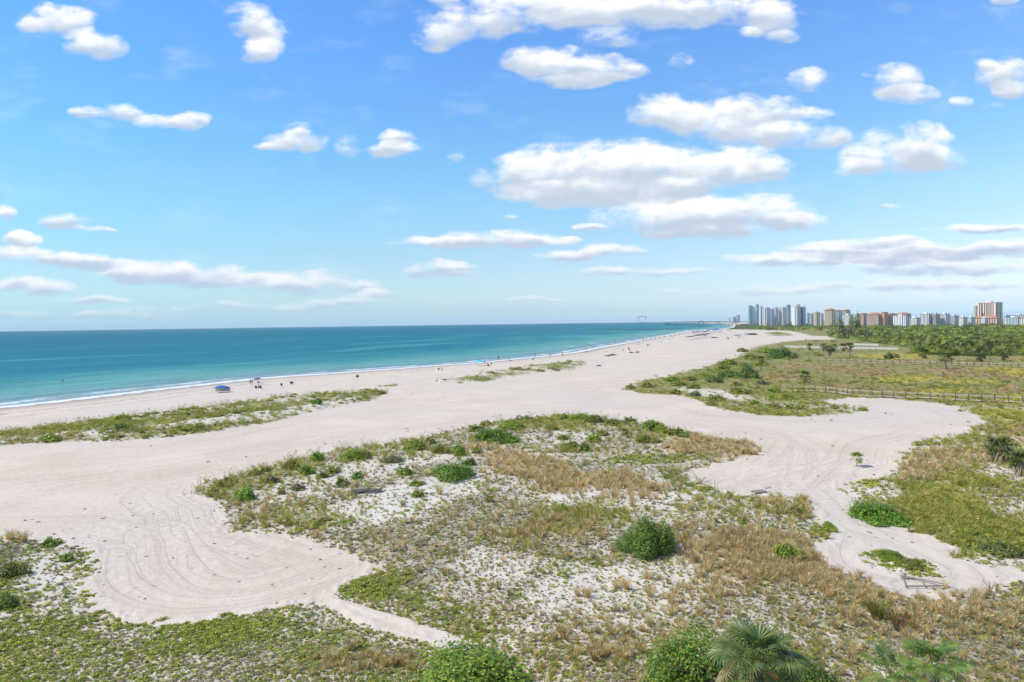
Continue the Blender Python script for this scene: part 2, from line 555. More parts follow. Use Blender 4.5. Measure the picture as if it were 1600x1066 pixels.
# soft patches of plant cover: kind, centre, half sizes, turn (degrees), strength
BLOBS = [
    ('t', 850, 738, 115, 22, 14, .95), ('t', 965, 763, 75, 20, 12, 1), ('t', 900, 770, 90, 14, 4, .7), ('t', 1110, 700, 85, 18, 3, 1), ('t', 1150, 703, 48, 14, 4, .9),
    ('t', 1190, 885, 140, 40, 10, 1), ('t', 1290, 905, 110, 34, 15, 1), ('t', 1130, 868, 70, 26, 0, .9), ('t', 1240, 860, 60, 16, 0, .8), ('t', 1390, 960, 90, 28, 10, 0.23), ('t', 1110, 930, 90, 24, -5, 0.25),
    ('t', 860, 840, 90, 34, -8, .5), ('o', 860, 836, 110, 40, -8, .8), ('o', 920, 815, 70, 22, 0, .5), ('t', 640, 690, 60, 10, -5, .4), ('t', 760, 705, 60, 10, 0, .5),
    ('t', 1010, 990, 130, 40, 0, 0.17), ('t', 1500, 1000, 120, 60, 0, 0.17), ('t', 560, 1045, 140, 22, 0, 0.17), ('t', 1240, 800, 60, 14, 0, .45), ('t', 1500, 960, 100, 24, 5, .4),
    ('g', 585, 910, 65, 36, -20, 1), ('g', 690, 960, 90, 24, 20, .55), ('g', 700, 985, 60, 16, 10, .6), ('g', 1130, 738, 80, 10, -15, .9), ('g', 1075, 752, 40, 16, 20, .9), ('g', 1120, 775, 90, 8, 5, .5),
    ('g', 1010, 722, 120, 9, -3, .6), ('g', 560, 812, 180, 9, -11, .75), ('g', 900, 800, 260, 10, 0, .25), ('g', 880, 905, 90, 18, -20, .5), ('g', 1290, 825, 26, 18, 30, .8),
    ('o', 930, 670, 110, 16, 0, .7), ('o', 830, 672, 90, 16, -5, .7), ('o', 690, 700, 80, 18, -12, 0.48), ('o', 560, 720, 80, 20, -14, 0.45), ('o', 440, 745, 100, 20, -14, 0.36), ('o', 900, 700, 80, 14, 0, .6), ('o', 470, 800, 140, 30, -10, 0.27),
    ('o', 420, 815, 80, 18, 0, 0.36), ('o', 1000, 680, 60, 14, 10, .7), ('o', 860, 690, 60, 14, 0, .5), ('o', 1190, 800, 110, 20, 0, .3),
    ('b', 760, 830, 120, 26, -8, .9), ('b', 660, 885, 110, 42, -15, .9), ('b', 760, 960, 140, 40, -12, .9), ('b', 900, 870, 110, 34, -20, .75), ('b', 560, 850, 90, 20, -10, .6), ('b', 850, 755, 110, 22, 5, .6),
    ('b', 1100, 840, 120, 30, 0, .8), ('b', 1020, 790, 160, 30, 0, .45), ('b', 1400, 990, 240, 80, 0, .5), ('b', 1230, 960, 200, 50, 0, .3), ('b', 1180, 800, 100, 26, 0, .4), ('b', 1560, 950, 90, 30, 0, .5),
    ('w', 640, 780, 100, 34, -14, 1), ('w', 700, 762, 46, 26, 0, .8), ('w', 560, 800, 60, 18, -10, .5), ('w', 490, 770, 80, 24, -10, .5), ('w', 600, 735, 100, 18, -10, .6), ('w', 770, 885, 60, 26, 10, .9), ('w', 860, 910, 70, 26, 0, .4),
    ('w', 960, 940, 120, 46, 0, .75), ('w', 870, 690, 90, 14, 0, .7), ('w', 950, 785, 110, 14, 0, .8), ('w', 1060, 770, 60, 12, 20, .6), ('w', 950, 860, 40, 18, 0, .6), ('w', 1090, 880, 40, 16, 0, .6), ('w', 1500, 945, 100, 18, 15, .6), ('w', 700, 1048, 60, 20, 0, .5),
    ('w', 70, 885, 70, 28, 0, 1), ('w', 90, 930, 70, 30, 20, .7), ('w', 180, 995, 50, 12, 25, .6), ('g', 140, 905, 14, 40, 0, .9), ('g', 60, 858, 80, 10, 4, .8), ('g', 200, 975, 60, 16, 15, .7), ('g', 480, 1000, 190, 46, 0, .7), ('g', 330, 985, 120, 20, 0, .8), ('g', 250, 1045, 300, 40, 0, .45), ('g', 60, 1010, 120, 46, 0, .3), ('b', 350, 1030, 330, 60, 0, .6), ('b', 90, 980, 110, 40, 0, .45), ('t', 30, 842, 40, 10, 0, .8),
    ('t', 1480, 722, 80, 22, -8, 1), ('t', 1440, 745, 60, 14, -5, .9), ('t', 1530, 708, 40, 10, 0, .8), ('t', 1580, 690, 50, 12, -10, .7), ('y', 1490, 790, 90, 34, 8, .8), ('o', 1500, 800, 140, 60, 10, .8), ('g', 1560, 840, 80, 34, 10, .7), ('w', 1540, 730, 60, 14, 15, .7), ('w', 1590, 800, 40, 40, 0, .5), ('w', 1380, 775, 40, 8, 10, .7), ('b', 1580, 765, 60, 26, 0, .6), ('g', 1350, 755, 70, 14, -10, .7), ('g', 1450, 765, 100, 20, 5, .4), ('w', 1480, 697, 60, 5, 3, .6), ('g', 1480, 690, 50, 7, -4, .6),
    ('w', 430, 650, 110, 5, -9, .95), ('w', 250, 672, 130, 6, -7, .8), ('w', 120, 683, 80, 4, -3, .7), ('w', 330, 662, 70, 6, -8, .7), ('w', 540, 628, 50, 3, -9, .7), ('w', 850, 583, 50, 2, -6, .5), ('g', 210, 664, 40, 4, -4, .6), ('t', 350, 645, 80, 4, -8, .6), ('t', 480, 630, 60, 4, -8, .5),
    ('w', 1180, 625, 120, 8, 6, .6), ('w', 1100, 612, 70, 8, 10, .7), ('w', 1250, 640, 70, 7, 0, .4),
    ('y', 1405, 557, 70, 5, 2, 1), ('y', 1420, 594, 80, 6, -3, .9), ('y', 1570, 583, 60, 8, 4, 1), ('y', 1520, 598, 60, 4, 0, .7), ('y', 1470, 613, 60, 5, 0, .8), ('y', 1590, 622, 50, 8, 0, .9), ('y', 1570, 650, 80, 12, 6, .6), ('y', 1590, 560, 40, 3, 0, .4),
    ('n', 1340, 580, 80, 9, 4, .9), ('n', 1330, 606, 70, 8, 4, .8), ('n', 1500, 584, 90, 7, 4, .9), ('n', 1420, 610, 40, 8, 0, .6), ('n', 1580, 611, 34, 8, 0, 1), ('n', 1250, 573, 60, 6, 0, .6), ('n', 1450, 566, 120, 4, 0, .7), ('n', 1230, 590, 40, 8, 0, .5), ('n', 1580, 556, 60, 4, 0, .6), ('n', 1570, 675, 60, 8, 0, .7), ('n', 1130, 597, 40, 5, 0, .6),
    ('g', 1490, 605, 80, 8, 0, .7), ('g', 1300, 595, 60, 6, 0, .4), ('w', 1570, 602, 60, 4, 3, .35), ('g', 1160, 575, 80, 16, -15, .7), ('g', 1200, 560, 70, 10, -5, .6), ('g', 1120, 600, 60, 8, 0, .5),
]


def cover(x, y, which, sd):
    """plant cover of the ground: g green creepers, o olive grass, t tan grass, b thatch, w bleached sand, y yellow meadow, n brown meadow"""
    px, py = proj(x, y)
    py = np.minimum(py, 3000)
    n1 = fbm(x * .11, y * .11, 3, 4) - .5
    n2 = fbm(x * .45, y * .45, 9, 3) - .5
    C = {k: np.zeros(len(x)) for k in 'gotbwyn'}
    inE, inF = which == KEYS.index('E'), which == KEYS.index('F')
    inA = (which == KEYS.index('A')) | (which == KEYS.index('B')) | (which == KEYS.index('A2')) | (which == KEYS.index('J'))
    inR, inH = which == KEYS.index('R'), which == KEYS.index('H')
    dist = np.hypot(x, y)
    C['g'] += inE * .13 + inF * .34 + inA * .45 + inH * .55 + inR * .3
    C['b'] += inE * .62 + inF * .55 + inA * .1 + inH * .1 + inR * .25
    C['o'] += inA * .75 + inR * 1.15 * sstep(dist, 90, 140) + inE * .05
    C['t'] += inE * .06 + inA * .12
    C['w'] += inE * .25 + inF * .3 + inA * .25 + inH * .6 + inR * .15 * sstep(-py, -760, -640)
    C['n'] += inR * .2 * sstep(dist, 120, 170)
    for kind, cx, cy, rx, ry, ang, s in BLOBS:
        a = math.radians(ang)
        dx, dy = px - cx, py - cy
        u = (dx * math.cos(a) + dy * math.sin(a)) / rx
        v = (-dx * math.sin(a) + dy * math.cos(a)) / ry
        r = u * u + v * v
        near = r < 3.0
        if not near.any():
            continue
        wgt = np.zeros(len(x))
        wgt[near] = s * sstep(1.15 - r[near] + 2.2 * n1[near] + 1.4 * n2[near], -.15, .95)
        for k in C:
            if k != kind:
                f = .85 if kind in 'wyn' else (.55 if kind == 't' else .3)
                if kind == 'g' and k == 'w':
                    f = .6
                C[k] *= 1 - wgt * f
        C[kind] = np.maximum(C[kind], wgt)
    fade = sstep(-sd + n2 * 1.6, -.15 - .010 * dist, .8 + .014 * dist)
    bl = np.clip(.5 + n1 * 2.6 + n2 * .8, 0, 1)
    for k in C:
        C[k] = C[k] * fade
        if k in 'gob':
            C[k] = C[k] * (.45 + .9 * bl if k != 'b' else 1.35 - .8 * bl)
    mead = inR & (dist > 140) & (C['w'] < .35)
    C['o'] = np.where(mead, np.maximum(C['o'], .9 * fade * sstep(dist, 140, 180)), C['o'])
    return C


def terrain(x, y, sd, which, ss_=None):
    x, y = np.asarray(x, float), np.asarray(y, float)
    if ss_ is None:
        ss_ = sea_sd(x, y)
    d = np.hypot(x, y)
    z = np.where(ss_ < 0, SEA_Z + (-SEA_Z) * sstep(-ss_, 0, 38), SEA_Z - .05 * np.minimum(ss_, 60))
    dep = np.maximum(-sd, 0)
    amp = np.where(which == KEYS.index('E'), .42, np.where(which == KEYS.index('F'), .25, np.where(which == KEYS.index('R'), .25, .7)))
    z = z + (which >= 0) * amp * sstep(dep, 0, 4.5) * (.35 + 1.1 * fbm(x * .09 + 5, y * .09, 21, 3)) * (1 - sstep(d, 350, 600))
    z = z + (which < 0) * .13 * vnoise(x * .8, y * .8, 77) * np.exp(-((sd - .3) / .5) ** 2) * (d < 300) * (ss_ < -20)
    z = z + (fbm(x * .35, y * .35, 31, 3) - .5) * np.where(which >= 0, .22, .05) * (1 - sstep(d, 250, 400)) * (ss_ < -2)
    return z


# ------------------------------------------------------------------ the ground sheet
def ground_grid():
    az = np.radians(np.concatenate([np.arange(-100, -40, 1.0), np.arange(-40, 40.01, .1), np.arange(41, 101, 1.0)]))
    pp = np.concatenate([[2400, 1600, 1100, 880], np.arange(760, 70, -2.0), np.arange(70, 9, -.6), [8, 7, 6, 5, 4, 3.2, 2.6, 2.1]])
    r = H * F / pp
    A, Rr = np.meshgrid(az, r)
    return (Rr * np.sin(A)).ravel(), (Rr * np.cos(A)).ravel(), len(r), len(az)


def grid_quads(nr, na):
    i = np.arange(nr * na).reshape(nr, na)
    return np.stack([i[:-1, :-1], i[:-1, 1:], i[1:, 1:], i[1:, :-1]], -1).reshape(-1, 4)[:, ::-1]


RUTS = [  # wheel tracks on the graded sand
    [(-60, 765), (200, 735), (420, 700), (640, 660), (820, 638), (960, 622), (1060, 590), (1150, 556)],
    [(-60, 800), (150, 770), (330, 735), (520, 690), (700, 655), (900, 632), (1040, 640), (1140, 668)],
    [(640, 640), (800, 622), (960, 590), (1100, 560), (1200, 535)],
    [(1130, 762), (1165, 750), (1195, 728), (1222, 706), (1235, 690), (1210, 675), (1150, 665), (1040, 645)],
    [(1262, 770), (1290, 800), (1322, 838), (1312, 868), (1335, 890), (1400, 903)],
    [(1330, 828), (1400, 850), (1470, 880), (1500, 900), (1470, 915), (1420, 910)],
    [(1256, 762), (1290, 730), (1350, 705), (1440, 688), (1500, 668), (1515, 655), (1480, 640), (1400, 630), (1320, 628)],
    [(1250, 750), (1262, 715), (1240, 690), (1180, 672)],
    [(158, 868), (168, 915), (215, 942), (300, 952), (400, 940), (490, 915), (550, 895)],
    [(250, 830), (275, 900), (330, 925), (420, 915), (500, 885)],
    [(325, 790), (345, 822), (400, 850), (470, 868), (540, 878)],
]


def rut_sd(x, y):
    """signed sideways distance to the nearest wheel track"""
    best = np.full(len(x), 60.0)
    for q in RUTS:
        P = np.stack(at([p[0] for p in q], [p[1] for p in q]), 1)
        # smooth the line
        for _ in range(3):
            Q = np.empty((2 * len(P) - 2, 2))
            Q[0::2] = P[:-1] * .75 + P[1:] * .25
            Q[1::2] = P[:-1] * .25 + P[1:] * .75
            P = np.concatenate([P[:1], Q, P[-1:]])
        m0, m1 = P.min(0) - 12, P.max(0) + 12
        w = np.where((x > m0[0]) & (x < m1[0]) & (y > m0[1]) & (y < m1[1]))[0]
        d = np.full(len(w), 60.0)
        for a, b in zip(P[:-1], P[1:]):
            e = b - a
            t = np.clip(((x[w] - a[0]) * e[0] + (y[w] - a[1]) * e[1]) / (e @ e + 1e-9), 0, 1)
            ox, oy = x[w] - a[0] - t * e[0], y[w] - a[1] - t * e[1]
            dd = np.hypot(ox, oy) * np.where(e[0] * oy - e[1] * ox > 0, 1, -1)
            d = np.where(np.abs(dd) < np.abs(d), dd, d)
        best[w] = np.where(np.abs(d) < np.abs(best[w]), d, best[w])
    return best


def mat_ground():
    m, T, b = mat('sandy ground', .95, .08)
    pos = T.n('ShaderNodeNewGeometry').outputs['Position']
    c1 = T.sep(T.attr('cover_a').outputs['Vector'])
    c2 = T.sep(T.attr('cover_b').outputs['Vector'])
    c3 = T.sep(T.attr('cover_c').outputs['Vector'])
    g, t, bb = c1[0], c1[1], c1[2]
    w, y, o = c2[0], c2[1], c2[2]
    n_, wet, far = c3[0], c3[1], c3[2]
    edge = T.attr('edge').outputs['Fac']
    # sand
    blot = T.noise(pos, .09, 4.0, .55)
    grain = T.noise(pos, 5.0, 6.0, .7)
    big = T.noise(pos, .018, 2.0, .5)
    pink = T.mix(T.ss(blot, .3, .7), (.57, .478, .38, 1), (.64, .548, .448, 1))
    pink = T.mix(T.ss(big, .4, .62, 0, .8), pink, (.575, .51, .435, 1))
    white = T.mix(T.ss(grain, .3, .7), (.57, .515, .43, 1), (.65, .595, .51, 1))
    sand = T.mix(w, pink, white)
    k = T.m('MULTIPLY_ADD', grain, .22, .89)
    sand = T.v('MULTIPLY', sand, T.comb(k, k, k))
    # wheel and rake marks that run along the edges of the plants
    warp = T.m('MULTIPLY_ADD', T.noise(pos, .05, 1.0, .5), 2.6, edge)
    warp = T.m('MULTIPLY_ADD', T.noise(pos, .9, 2.0, .5), .12, warp)
    l1 = T.noise(T.comb(T.m('MULTIPLY', warp, 1.35), 0, 0), 1.0, 3.0, .65)
    l2 = T.noise(T.comb(T.m('MULTIPLY', warp, .34), 7.0, 0), 1.0, 2.0, .6)
    l3 = T.noise(T.comb(T.m('MULTIPLY', warp, 3.1), 3.0, 0), 1.0, 2.0, .6)
    brk = T.noise(pos, .055, 2.0, .5)
    patchy = T.ss(brk, .30, .5)
    g1 = T.m('MULTIPLY', T.ss(l1, .50, .66), patchy)
    g2 = T.m('MULTIPLY', T.ss(l2, .50, .66), T.ss(T.noise(pos, .03, 1.0, .5), .35, .6))
    g3 = T.m('MULTIPLY', T.ss(l3, .50, .62), T.ss(T.noise(T.v('ADD', pos, (60, 0, 0)), .045, 1.0, .5), .5, .62))
    groove = T.m('MULTIPLY_ADD', g1, .55, T.m('MULTIPLY_ADD', g2, .5, T.m('MULTIPLY', g3, .5)))
    groove = T.m('MULTIPLY', groove, T.ss(edge, 16, 5, .35, 1.0))
    rut = T.attr('rut').outputs['Fac']
    rw_ = T.m('MULTIPLY_ADD', T.m('SUBTRACT', T.noise(pos, .10, 2.0, .5), .5), 1.2, rut)
    near = T.ss(T.m('ABSOLUTE', rut), 5.5, 2.0)
    r1 = T.ss(T.noise(T.comb(T.m('MULTIPLY', rw_, 1.9), 21.0, 0), 1.0, 3.0, .6), .52, .62)
    r2_ = T.ss(T.noise(T.comb(T.m('MULTIPLY', rw_, .55), 33.0, 0), 1.0, 2.0, .6), .46, .64)
    rr_ = T.m('MULTIPLY', T.m('MULTIPLY_ADD', r1, .7, T.m('MULTIPLY', r2_, .75)), T.m('MULTIPLY', near, T.ss(T.noise(pos, .06, 1.0, .5), .34, .52)))
    groove = T.m('MAXIMUM', groove, rr_)
    insand = T.ss(edge, .2, .9)
    groove = T.m('MULTIPLY', T.m('MINIMUM', groove, 1.0), insand)
    sand = T.mix(T.m('MULTIPLY', groove, .5), sand, (.42, .345, .285, 1))
    foot = T.noise(pos, 1.5, 3.0, .6)
    tr_ = T.ss(T.noise(T.v('ADD', pos, (200, 0, 0)), .05, 2.0, .5), .40, .60, .25, 1.0)
    fk = T.m('MULTIPLY_ADD', T.m('MULTIPLY', T.ss(foot, .42, .62, -.5, .5), tr_), .11, 1.0)
    sand = T.v('MULTIPLY', sand, T.comb(fk, fk, fk))
    # scattered dry bits on the sand, wrack line, wet margin
    bits = T.m('MULTIPLY', T.ss(T.noise(pos, 1.6, 5.0, .75), .68, .74), T.ss(T.noise(pos, .07, 3.0, .6), .46, .62))
    sand = T.mix(T.m('MULTIPLY', bits, .65), sand, (.20, .165, .13, 1))
    shore = T.attr('shore').outputs['Fac']
    sw = T.m('MULTIPLY_ADD', T.m('SUBTRACT', T.noise(pos, .08, 3.0, .6), .5), 5.0, shore)
    wr = T.m('MULTIPLY', T.m('MULTIPLY', T.ss(sw, 14.6, 15.6), T.ss(sw, 18.6, 17.0)), T.ss(T.noise(pos, .6, 4.0, .7), .42, .62))
    wr2 = T.m('MULTIPLY', T.m('MULTIPLY', T.ss(sw, 23.4, 24.6), T.ss(sw, 28, 26)), T.ss(T.noise(pos, .5, 4.0, .7), .46, .66))
    sand = T.mix(T.m('MULTIPLY', T.m('ADD', wr, T.m('MULTIPLY', wr2, .8), clamp=True), .85), sand, (.26, .22, .19, 1))
    sand = T.mix(T.m('MULTIPLY', wet, .8), sand, (.29, .245, .21, 1))
    # thatch, creepers, grass roots: speckle that thickens with the cover
    s1 = T.noise(pos, 3.2, 7.0, .74)
    s2 = T.noise(T.v('ADD', pos, (31, 17, 0)), 1.5, 7.0, .72)
    s3 = T.noise(T.v('ADD', pos, (-11, 47, 0)), 2.8, 6.0, .72)
    fl = T.n('ShaderNodeMapRange')

    def speck(nz, cov, soft=.05):
        th = T.m('MULTIPLY_ADD', cov, -.36, .69)
        return T.m('MULTIPLY', T.ss(T.m('SUBTRACT', nz, th), -soft, soft), T.ss(cov, .01, .12))
    T.nt.nodes.remove(fl)
    tone = T.noise(pos, .5, 4.0, .6)
    tone2 = T.noise(T.v('ADD', pos, (9, 9, 0)), .13, 3.0, .6)
    cb = T.mix(T.ss(tone, .35, .65), (.27, .24, .165, 1), (.43, .385, .29, 1))
    ct = T.mix(T.ss(tone, .35, .65), (.31, .225, .12, 1), (.46, .355, .20, 1))
    cg = T.mix(T.ss(tone, .35, .65), (.085, .125, .026, 1), (.17, .20, .045, 1))
    co = T.mix(T.ss(tone, .35, .65), (.15, .155, .040, 1), (.27, .25, .075, 1))
    cy = T.mix(T.ss(tone2, .35, .65), (.30, .265, .06, 1), (.42, .345, .085, 1))
    cn = T.mix(T.ss(tone2, .35, .65), (.25, .18, .095, 1), (.33, .25, .125, 1))
    col = T.mix(T.m('MULTIPLY', speck(s1, bb), .9), sand, cb)
    col = T.mix(T.m('MULTIPLY', speck(s3, t), .92), col, ct)
    col = T.mix(T.m('MULTIPLY', speck(s3, o), .92), col, co)
    col = T.mix(speck(s2, g), col, cg)
    col = T.mix(T.ss(T.m('MULTIPLY_ADD', s1, .7, n_), .55, .85), col, cn)
    col = T.mix(T.ss(T.m('MULTIPLY_ADD', s2, .8, y), .62, .95), col, cy)
    cf = T.mix(T.ss(T.noise(pos, .03, 5.0, .6), .35, .65), (.05, .075, .022, 1), (.12, .14, .045, 1))
    col = T.mix(far, col, cf)
    T.nt.links.new(col, b.inputs['Base Color'])
    hgt = T.m('SUBTRACT', T.m('MULTIPLY', grain, .05), T.m('MULTIPLY', groove, .06))
    hgt = T.m('ADD', hgt, T.m('MULTIPLY', T.noise(pos, 1.1, 4.0, .6), .22))
    bp = T.n('ShaderNodeBump')
    bp.inputs['Strength'].default_value = .55
    bp.inputs['Distance'].default_value = 1.0
    T.nt.links.new(hgt, bp.inputs['Height'])
    T.nt.links.new(bp.outputs[0], b.inputs['Normal'])
    return m


gx, gy, g_nr, g_na = ground_grid()
g_ss = sea_sd(gx, gy)
g_sd, g_wh = veg_sd(gx, gy)
g_C = cover(gx, gy, veg_raw(gx, gy)[1], g_sd)
g_z = terrain(gx, gy, g_sd, g_wh, g_ss)
gm = big_mesh('ground', np.stack([gx, gy, g_z], 1), grid_quads(g_nr, g_na))
one = np.ones(len(gx))
gd = np.hypot(gx, gy)
fpx, fpy = proj(gx, gy)
W_WOOD = np.array(list(zip(*at([1290, 1330, 1345, 1408, 1440, 1500, 1600, 2200, 2900, 2600, 2000, 1600, 1400, 1300], [527, 531, 534, 541, 556, 557, 558, 570, 640, 489, 494, 498.6, 501.5, 508]))))
wd, wi = seg_d2(gx, gy, W_WOOD)
far = np.clip(np.maximum(sstep(gd, 1350, 1500) * (g_wh >= 0), sstep(gd, 5500, 7000)) + wi * .9 * sstep(wd, 0, 8), 0, 1)
fattr(gm, 'cover_a', np.stack([g_C['g'], g_C['t'], g_C['b'], one], 1), 'FLOAT_COLOR')
fattr(gm, 'cover_b', np.stack([np.clip(g_C['w'] + sstep(g_sd, 1.3, .2) * (g_sd > 0) * .3 * (gd < 300), 0, 1), g_C['y'], g_C['o'], one], 1), 'FLOAT_COLOR')
fattr(gm, 'cover_c', np.stack([g_C['n'], sstep(-g_ss, 13.0, 2.0), far, one], 1), 'FLOAT_COLOR')
fattr(gm, 'edge', np.clip(veg_raw(gx, gy)[0], -5, 400))
fattr(gm, 'rut', np.clip(rut_sd(gx, gy), -30, 30))
fattr(gm, 'shore', np.clip(-g_ss, -50, 400))
tag(put('ground', gm, mat_ground()), kind='structure')


# ------------------------------------------------------------------ the sea
def mat_sea():
    m, T, b = mat('sea water', .36, .02)
    pos = T.n('ShaderNodeNewGeometry').outputs['Position']
    sd = T.attr('offshore').outputs['Fac']
    al = T.attr('along').outputs['Fac']
    lane = T.comb(T.m('MULTIPLY', al, .012), T.m('MULTIPLY', sd, .05), 0)
    bands = T.noise(lane, 1.0, 4.0, .6)
    wsd = T.m('MULTIPLY', sd, T.m('MULTIPLY_ADD', bands, 1.5, .25))
    lg = T.m('DIVIDE', T.m('LOGARITHM', T.m('MAXIMUM', wsd, 1.0), 10.0), 4.0)      # 1 m .. 10 km
    col = T.ramp(lg, [(0.0, (.28, .29, .26)), (.24, (.175, .245, .255)), (.34, (.115, .235, .23)), (.42, (.080, .235, .215)), (.50, (.018, .155, .175)),
                      (.60, (.003, .120, .160)), (.75, (.002, .105, .148)), (1.0, (.002, .100, .145))])
    bars = T.ss(T.noise(T.comb(T.m('MULTIPLY', al, .004), T.m('MULTIPLY', sd, .014), 4.0), 1.0, 3.0, .55), .50, .66)
    col = T.mix(T.m('MULTIPLY', bars, T.ss(sd, 900, 60, 0, .55)), col, (.060, .245, .225, 1))
    deepb = T.ss(T.noise(T.comb(T.m('MULTIPLY', al, .0035), T.m('MULTIPLY', sd, .010), 14.0), 1.0, 3.0, .55), .54, .66)
    col = T.mix(T.m('MULTIPLY', deepb, T.ss(sd, 50, 120, 0, .6)), col, (.001, .105, .155, 1))
    mott = T.noise(T.comb(T.m('MULTIPLY', al, .03), T.m('MULTIPLY', sd, .12), 0), 1.0, 5.0, .65)
    mf = T.noise(T.comb(T.m('MULTIPLY', al, .16), T.m('MULTIPLY', sd, .45), 8.0), 1.0, 4.0, .65)
    k = T.m('ADD', T.m('MULTIPLY_ADD', mott, 1.2, .72), T.m('MULTIPLY_ADD', mf, .9, -.45))
    col = T.v('MULTIPLY', col, T.comb(k, k, k))
    # breaking edges and whitecaps
    n1 = T.m('SUBTRACT', T.noise(T.comb(T.m('MULTIPLY', al, .05), 0, 0), 1.0, 4.0, .6), .5)
    fine = T.noise(T.comb(T.m('MULTIPLY', al, .45), T.m('MULTIPLY', sd, 1.1), 0), 1.0, 4.0, .65)
    s1 = T.m('MULTIPLY_ADD', n1, 5.0, sd)
    edgew = T.m('MULTIPLY_ADD', T.m('SUBTRACT', fine, .5), 3.0, s1)
    f1 = T.m('MULTIPLY', T.ss(edgew, 4.2, 2.0), T.ss(edgew, -3.0, -.4))
    s2 = T.m('MULTIPLY_ADD', n1, 16.0, sd)
    gate = T.ss(T.noise(T.comb(T.m('MULTIPLY', al, .022), 5.0, 0), 1.0, 2.0, .5), .46, .56)
    f2 = T.m('MULTIPLY', T.m('MULTIPLY', T.ss(s2, 8.0, 10.0), T.ss(s2, 15.0, 11.0)), T.m('MULTIPLY', gate, T.ss(fine, .38, .56)))
    gate3 = T.ss(T.noise(T.comb(T.m('MULTIPLY', al, .016), 11.0, 0), 1.0, 2.0, .5), .56, .63)
    s3 = T.m('MULTIPLY_ADD', n1, 26.0, sd)
    f3 = T.m('MULTIPLY', T.m('MULTIPLY', T.ss(s3, 26, 28), T.ss(s3, 33, 29)), T.m('MULTIPLY', gate3, T.ss(fine, .42, .6)))
    capn = T.noise(T.comb(T.m('MULTIPLY', al, .035), T.m('MULTIPLY', sd, .09), 3.0), 1.0, 5.0, .7)
    f4 = T.m('MULTIPLY', T.ss(capn, .735, .78), T.ss(sd, 30, 90))
    foam = T.m('MAXIMUM', T.m('MAXIMUM', f1, f2), T.m('MAXIMUM', f3, T.m('MULTIPLY', f4, .8)))
    trough = T.m('MULTIPLY', T.ss(s2, 14, 17), T.ss(s2, 24, 18))
    col = T.mix(T.m('MULTIPLY', trough, .3), col, (.05, .13, .15, 1))
    col = T.mix(T.m('MULTIPLY', foam, .92), col, (.80, .83, .84, 1))
    wv = T.noise(T.v('MULTIPLY', pos, (1.0, .8, 1)), .35, 6.0, .62, .4)
    sw = T.noise(T.comb(T.m('MULTIPLY', al, .02), T.m('MULTIPLY', sd, .16), 0), 1.0, 2.0, .5)
    bp = T.n('ShaderNodeBump')
    bp.inputs['Strength'].default_value = .8
    bp.inputs['Distance'].default_value = 1.0
    T.nt.links.new(T.m('MULTIPLY_ADD', sw, 1.1, T.m('MULTIPLY', wv, .9)), bp.inputs['Height'])
    nt = T.nt
    df, gl, mx = T.n('ShaderNodeBsdfDiffuse'), T.n('ShaderNodeBsdfGlossy'), T.n('ShaderNodeMixShader')
    nt.links.new(col, df.inputs['Color'])
    nt.links.new(bp.outputs[0], df.inputs['Normal'])
    nt.links.new(bp.outputs[0], gl.inputs['Normal'])
    gl.inputs['Roughness'].default_value = .3
    mx.inputs[0].default_value = .11
    nt.links.new(df.outputs[0], mx.inputs[1])
    nt.links.new(gl.outputs[0], mx.inputs[2])
    nt.links.new(mx.outputs[0], nt.nodes['Material Output'].inputs[0])
    nt.nodes.remove(b)
    return m


def build_sea():
    az = np.radians(np.concatenate([np.arange(-110, -42, 2.0), np.arange(-42, 26, .15)]))
    pp = np.concatenate([[1200, 700, 500, 380, 300, 250, 210], np.arange(190, 30, -1.5), np.arange(30, 6, -1.0), [5.2, 4.5, 3.8, 3.2, 2.6, 2.0, 1.6, 1.3]])
    r = H * F / pp
    A, R = np.meshgrid(az, r)
    x, y = (R * np.sin(A)).ravel(), (R * np.cos(A)).ravel()
    s = sea_sd(x, y)
    q = grid_quads(len(r), len(az))
    q = q[(s[q] > -6).any(1)]
    al = -(x * e0[0] + y * e0[1])
    z = SEA_Z + np.where(s > 2, .10 * np.sin((s + 9 * (fbm(al * .02, s * .01, 5) - .5)) * .75) * sstep(s, 2, 9) * sstep(s, 60, 25), 0)
    used = np.unique(q)
    re = np.full(len(x), -1)
    re[used] = np.arange(len(used))
    me = big_mesh('sea', np.stack([x, y, z], 1)[used], re[q])
    fattr(me, 'offshore', np.clip(s, -20, 20000)[used])
    fattr(me, 'along', al[used])
    tag(put('sea', me, mat_sea()), kind='structure')


build_sea()

#==PART2==
# ------------------------------------------------------------------ plants
def mat_leaf(name, source, gloss=.5, trans=.3, rough=.5, vary=.35):
    """leaf material: the colour comes from the plant (object colour or instance attribute), each leaf a little different"""
    m, T, b = mat(name, rough, gloss)
    nt = T.nt
    if source == 'object':
        c = T.n('ShaderNodeObjectInfo').outputs['Color']
    else:
        c = T.attr('tint', 'INSTANCER').outputs['Color']
    lv = T.attr('leafv')
    k = T.m('MULTIPLY_ADD', lv.outputs['Fac'], vary * 2, 1 - vary)
    hue = T.comb(T.m('MULTIPLY', k, k), k, T.m('MULTIPLY_ADD', k, .5, .5))
    col = T.v('MULTIPLY', c, hue)
    nt.links.new(col, b.inputs['Base Color'])
    tr = T.n('ShaderNodeBsdfTranslucent')
    nt.links.new(T.v('MULTIPLY', col, (1.25, 1.35, .7)), tr.inputs['Color'])
    mx = T.n('ShaderNodeMixShader')
    mx.inputs[0].default_value = trans
    nt.links.new(b.outputs[0], mx.inputs[1])
    nt.links.new(tr.outputs[0], mx.inputs[2])
    nt.links.new(mx.outputs[0], nt.nodes['Material Output'].inputs[0])
    return m


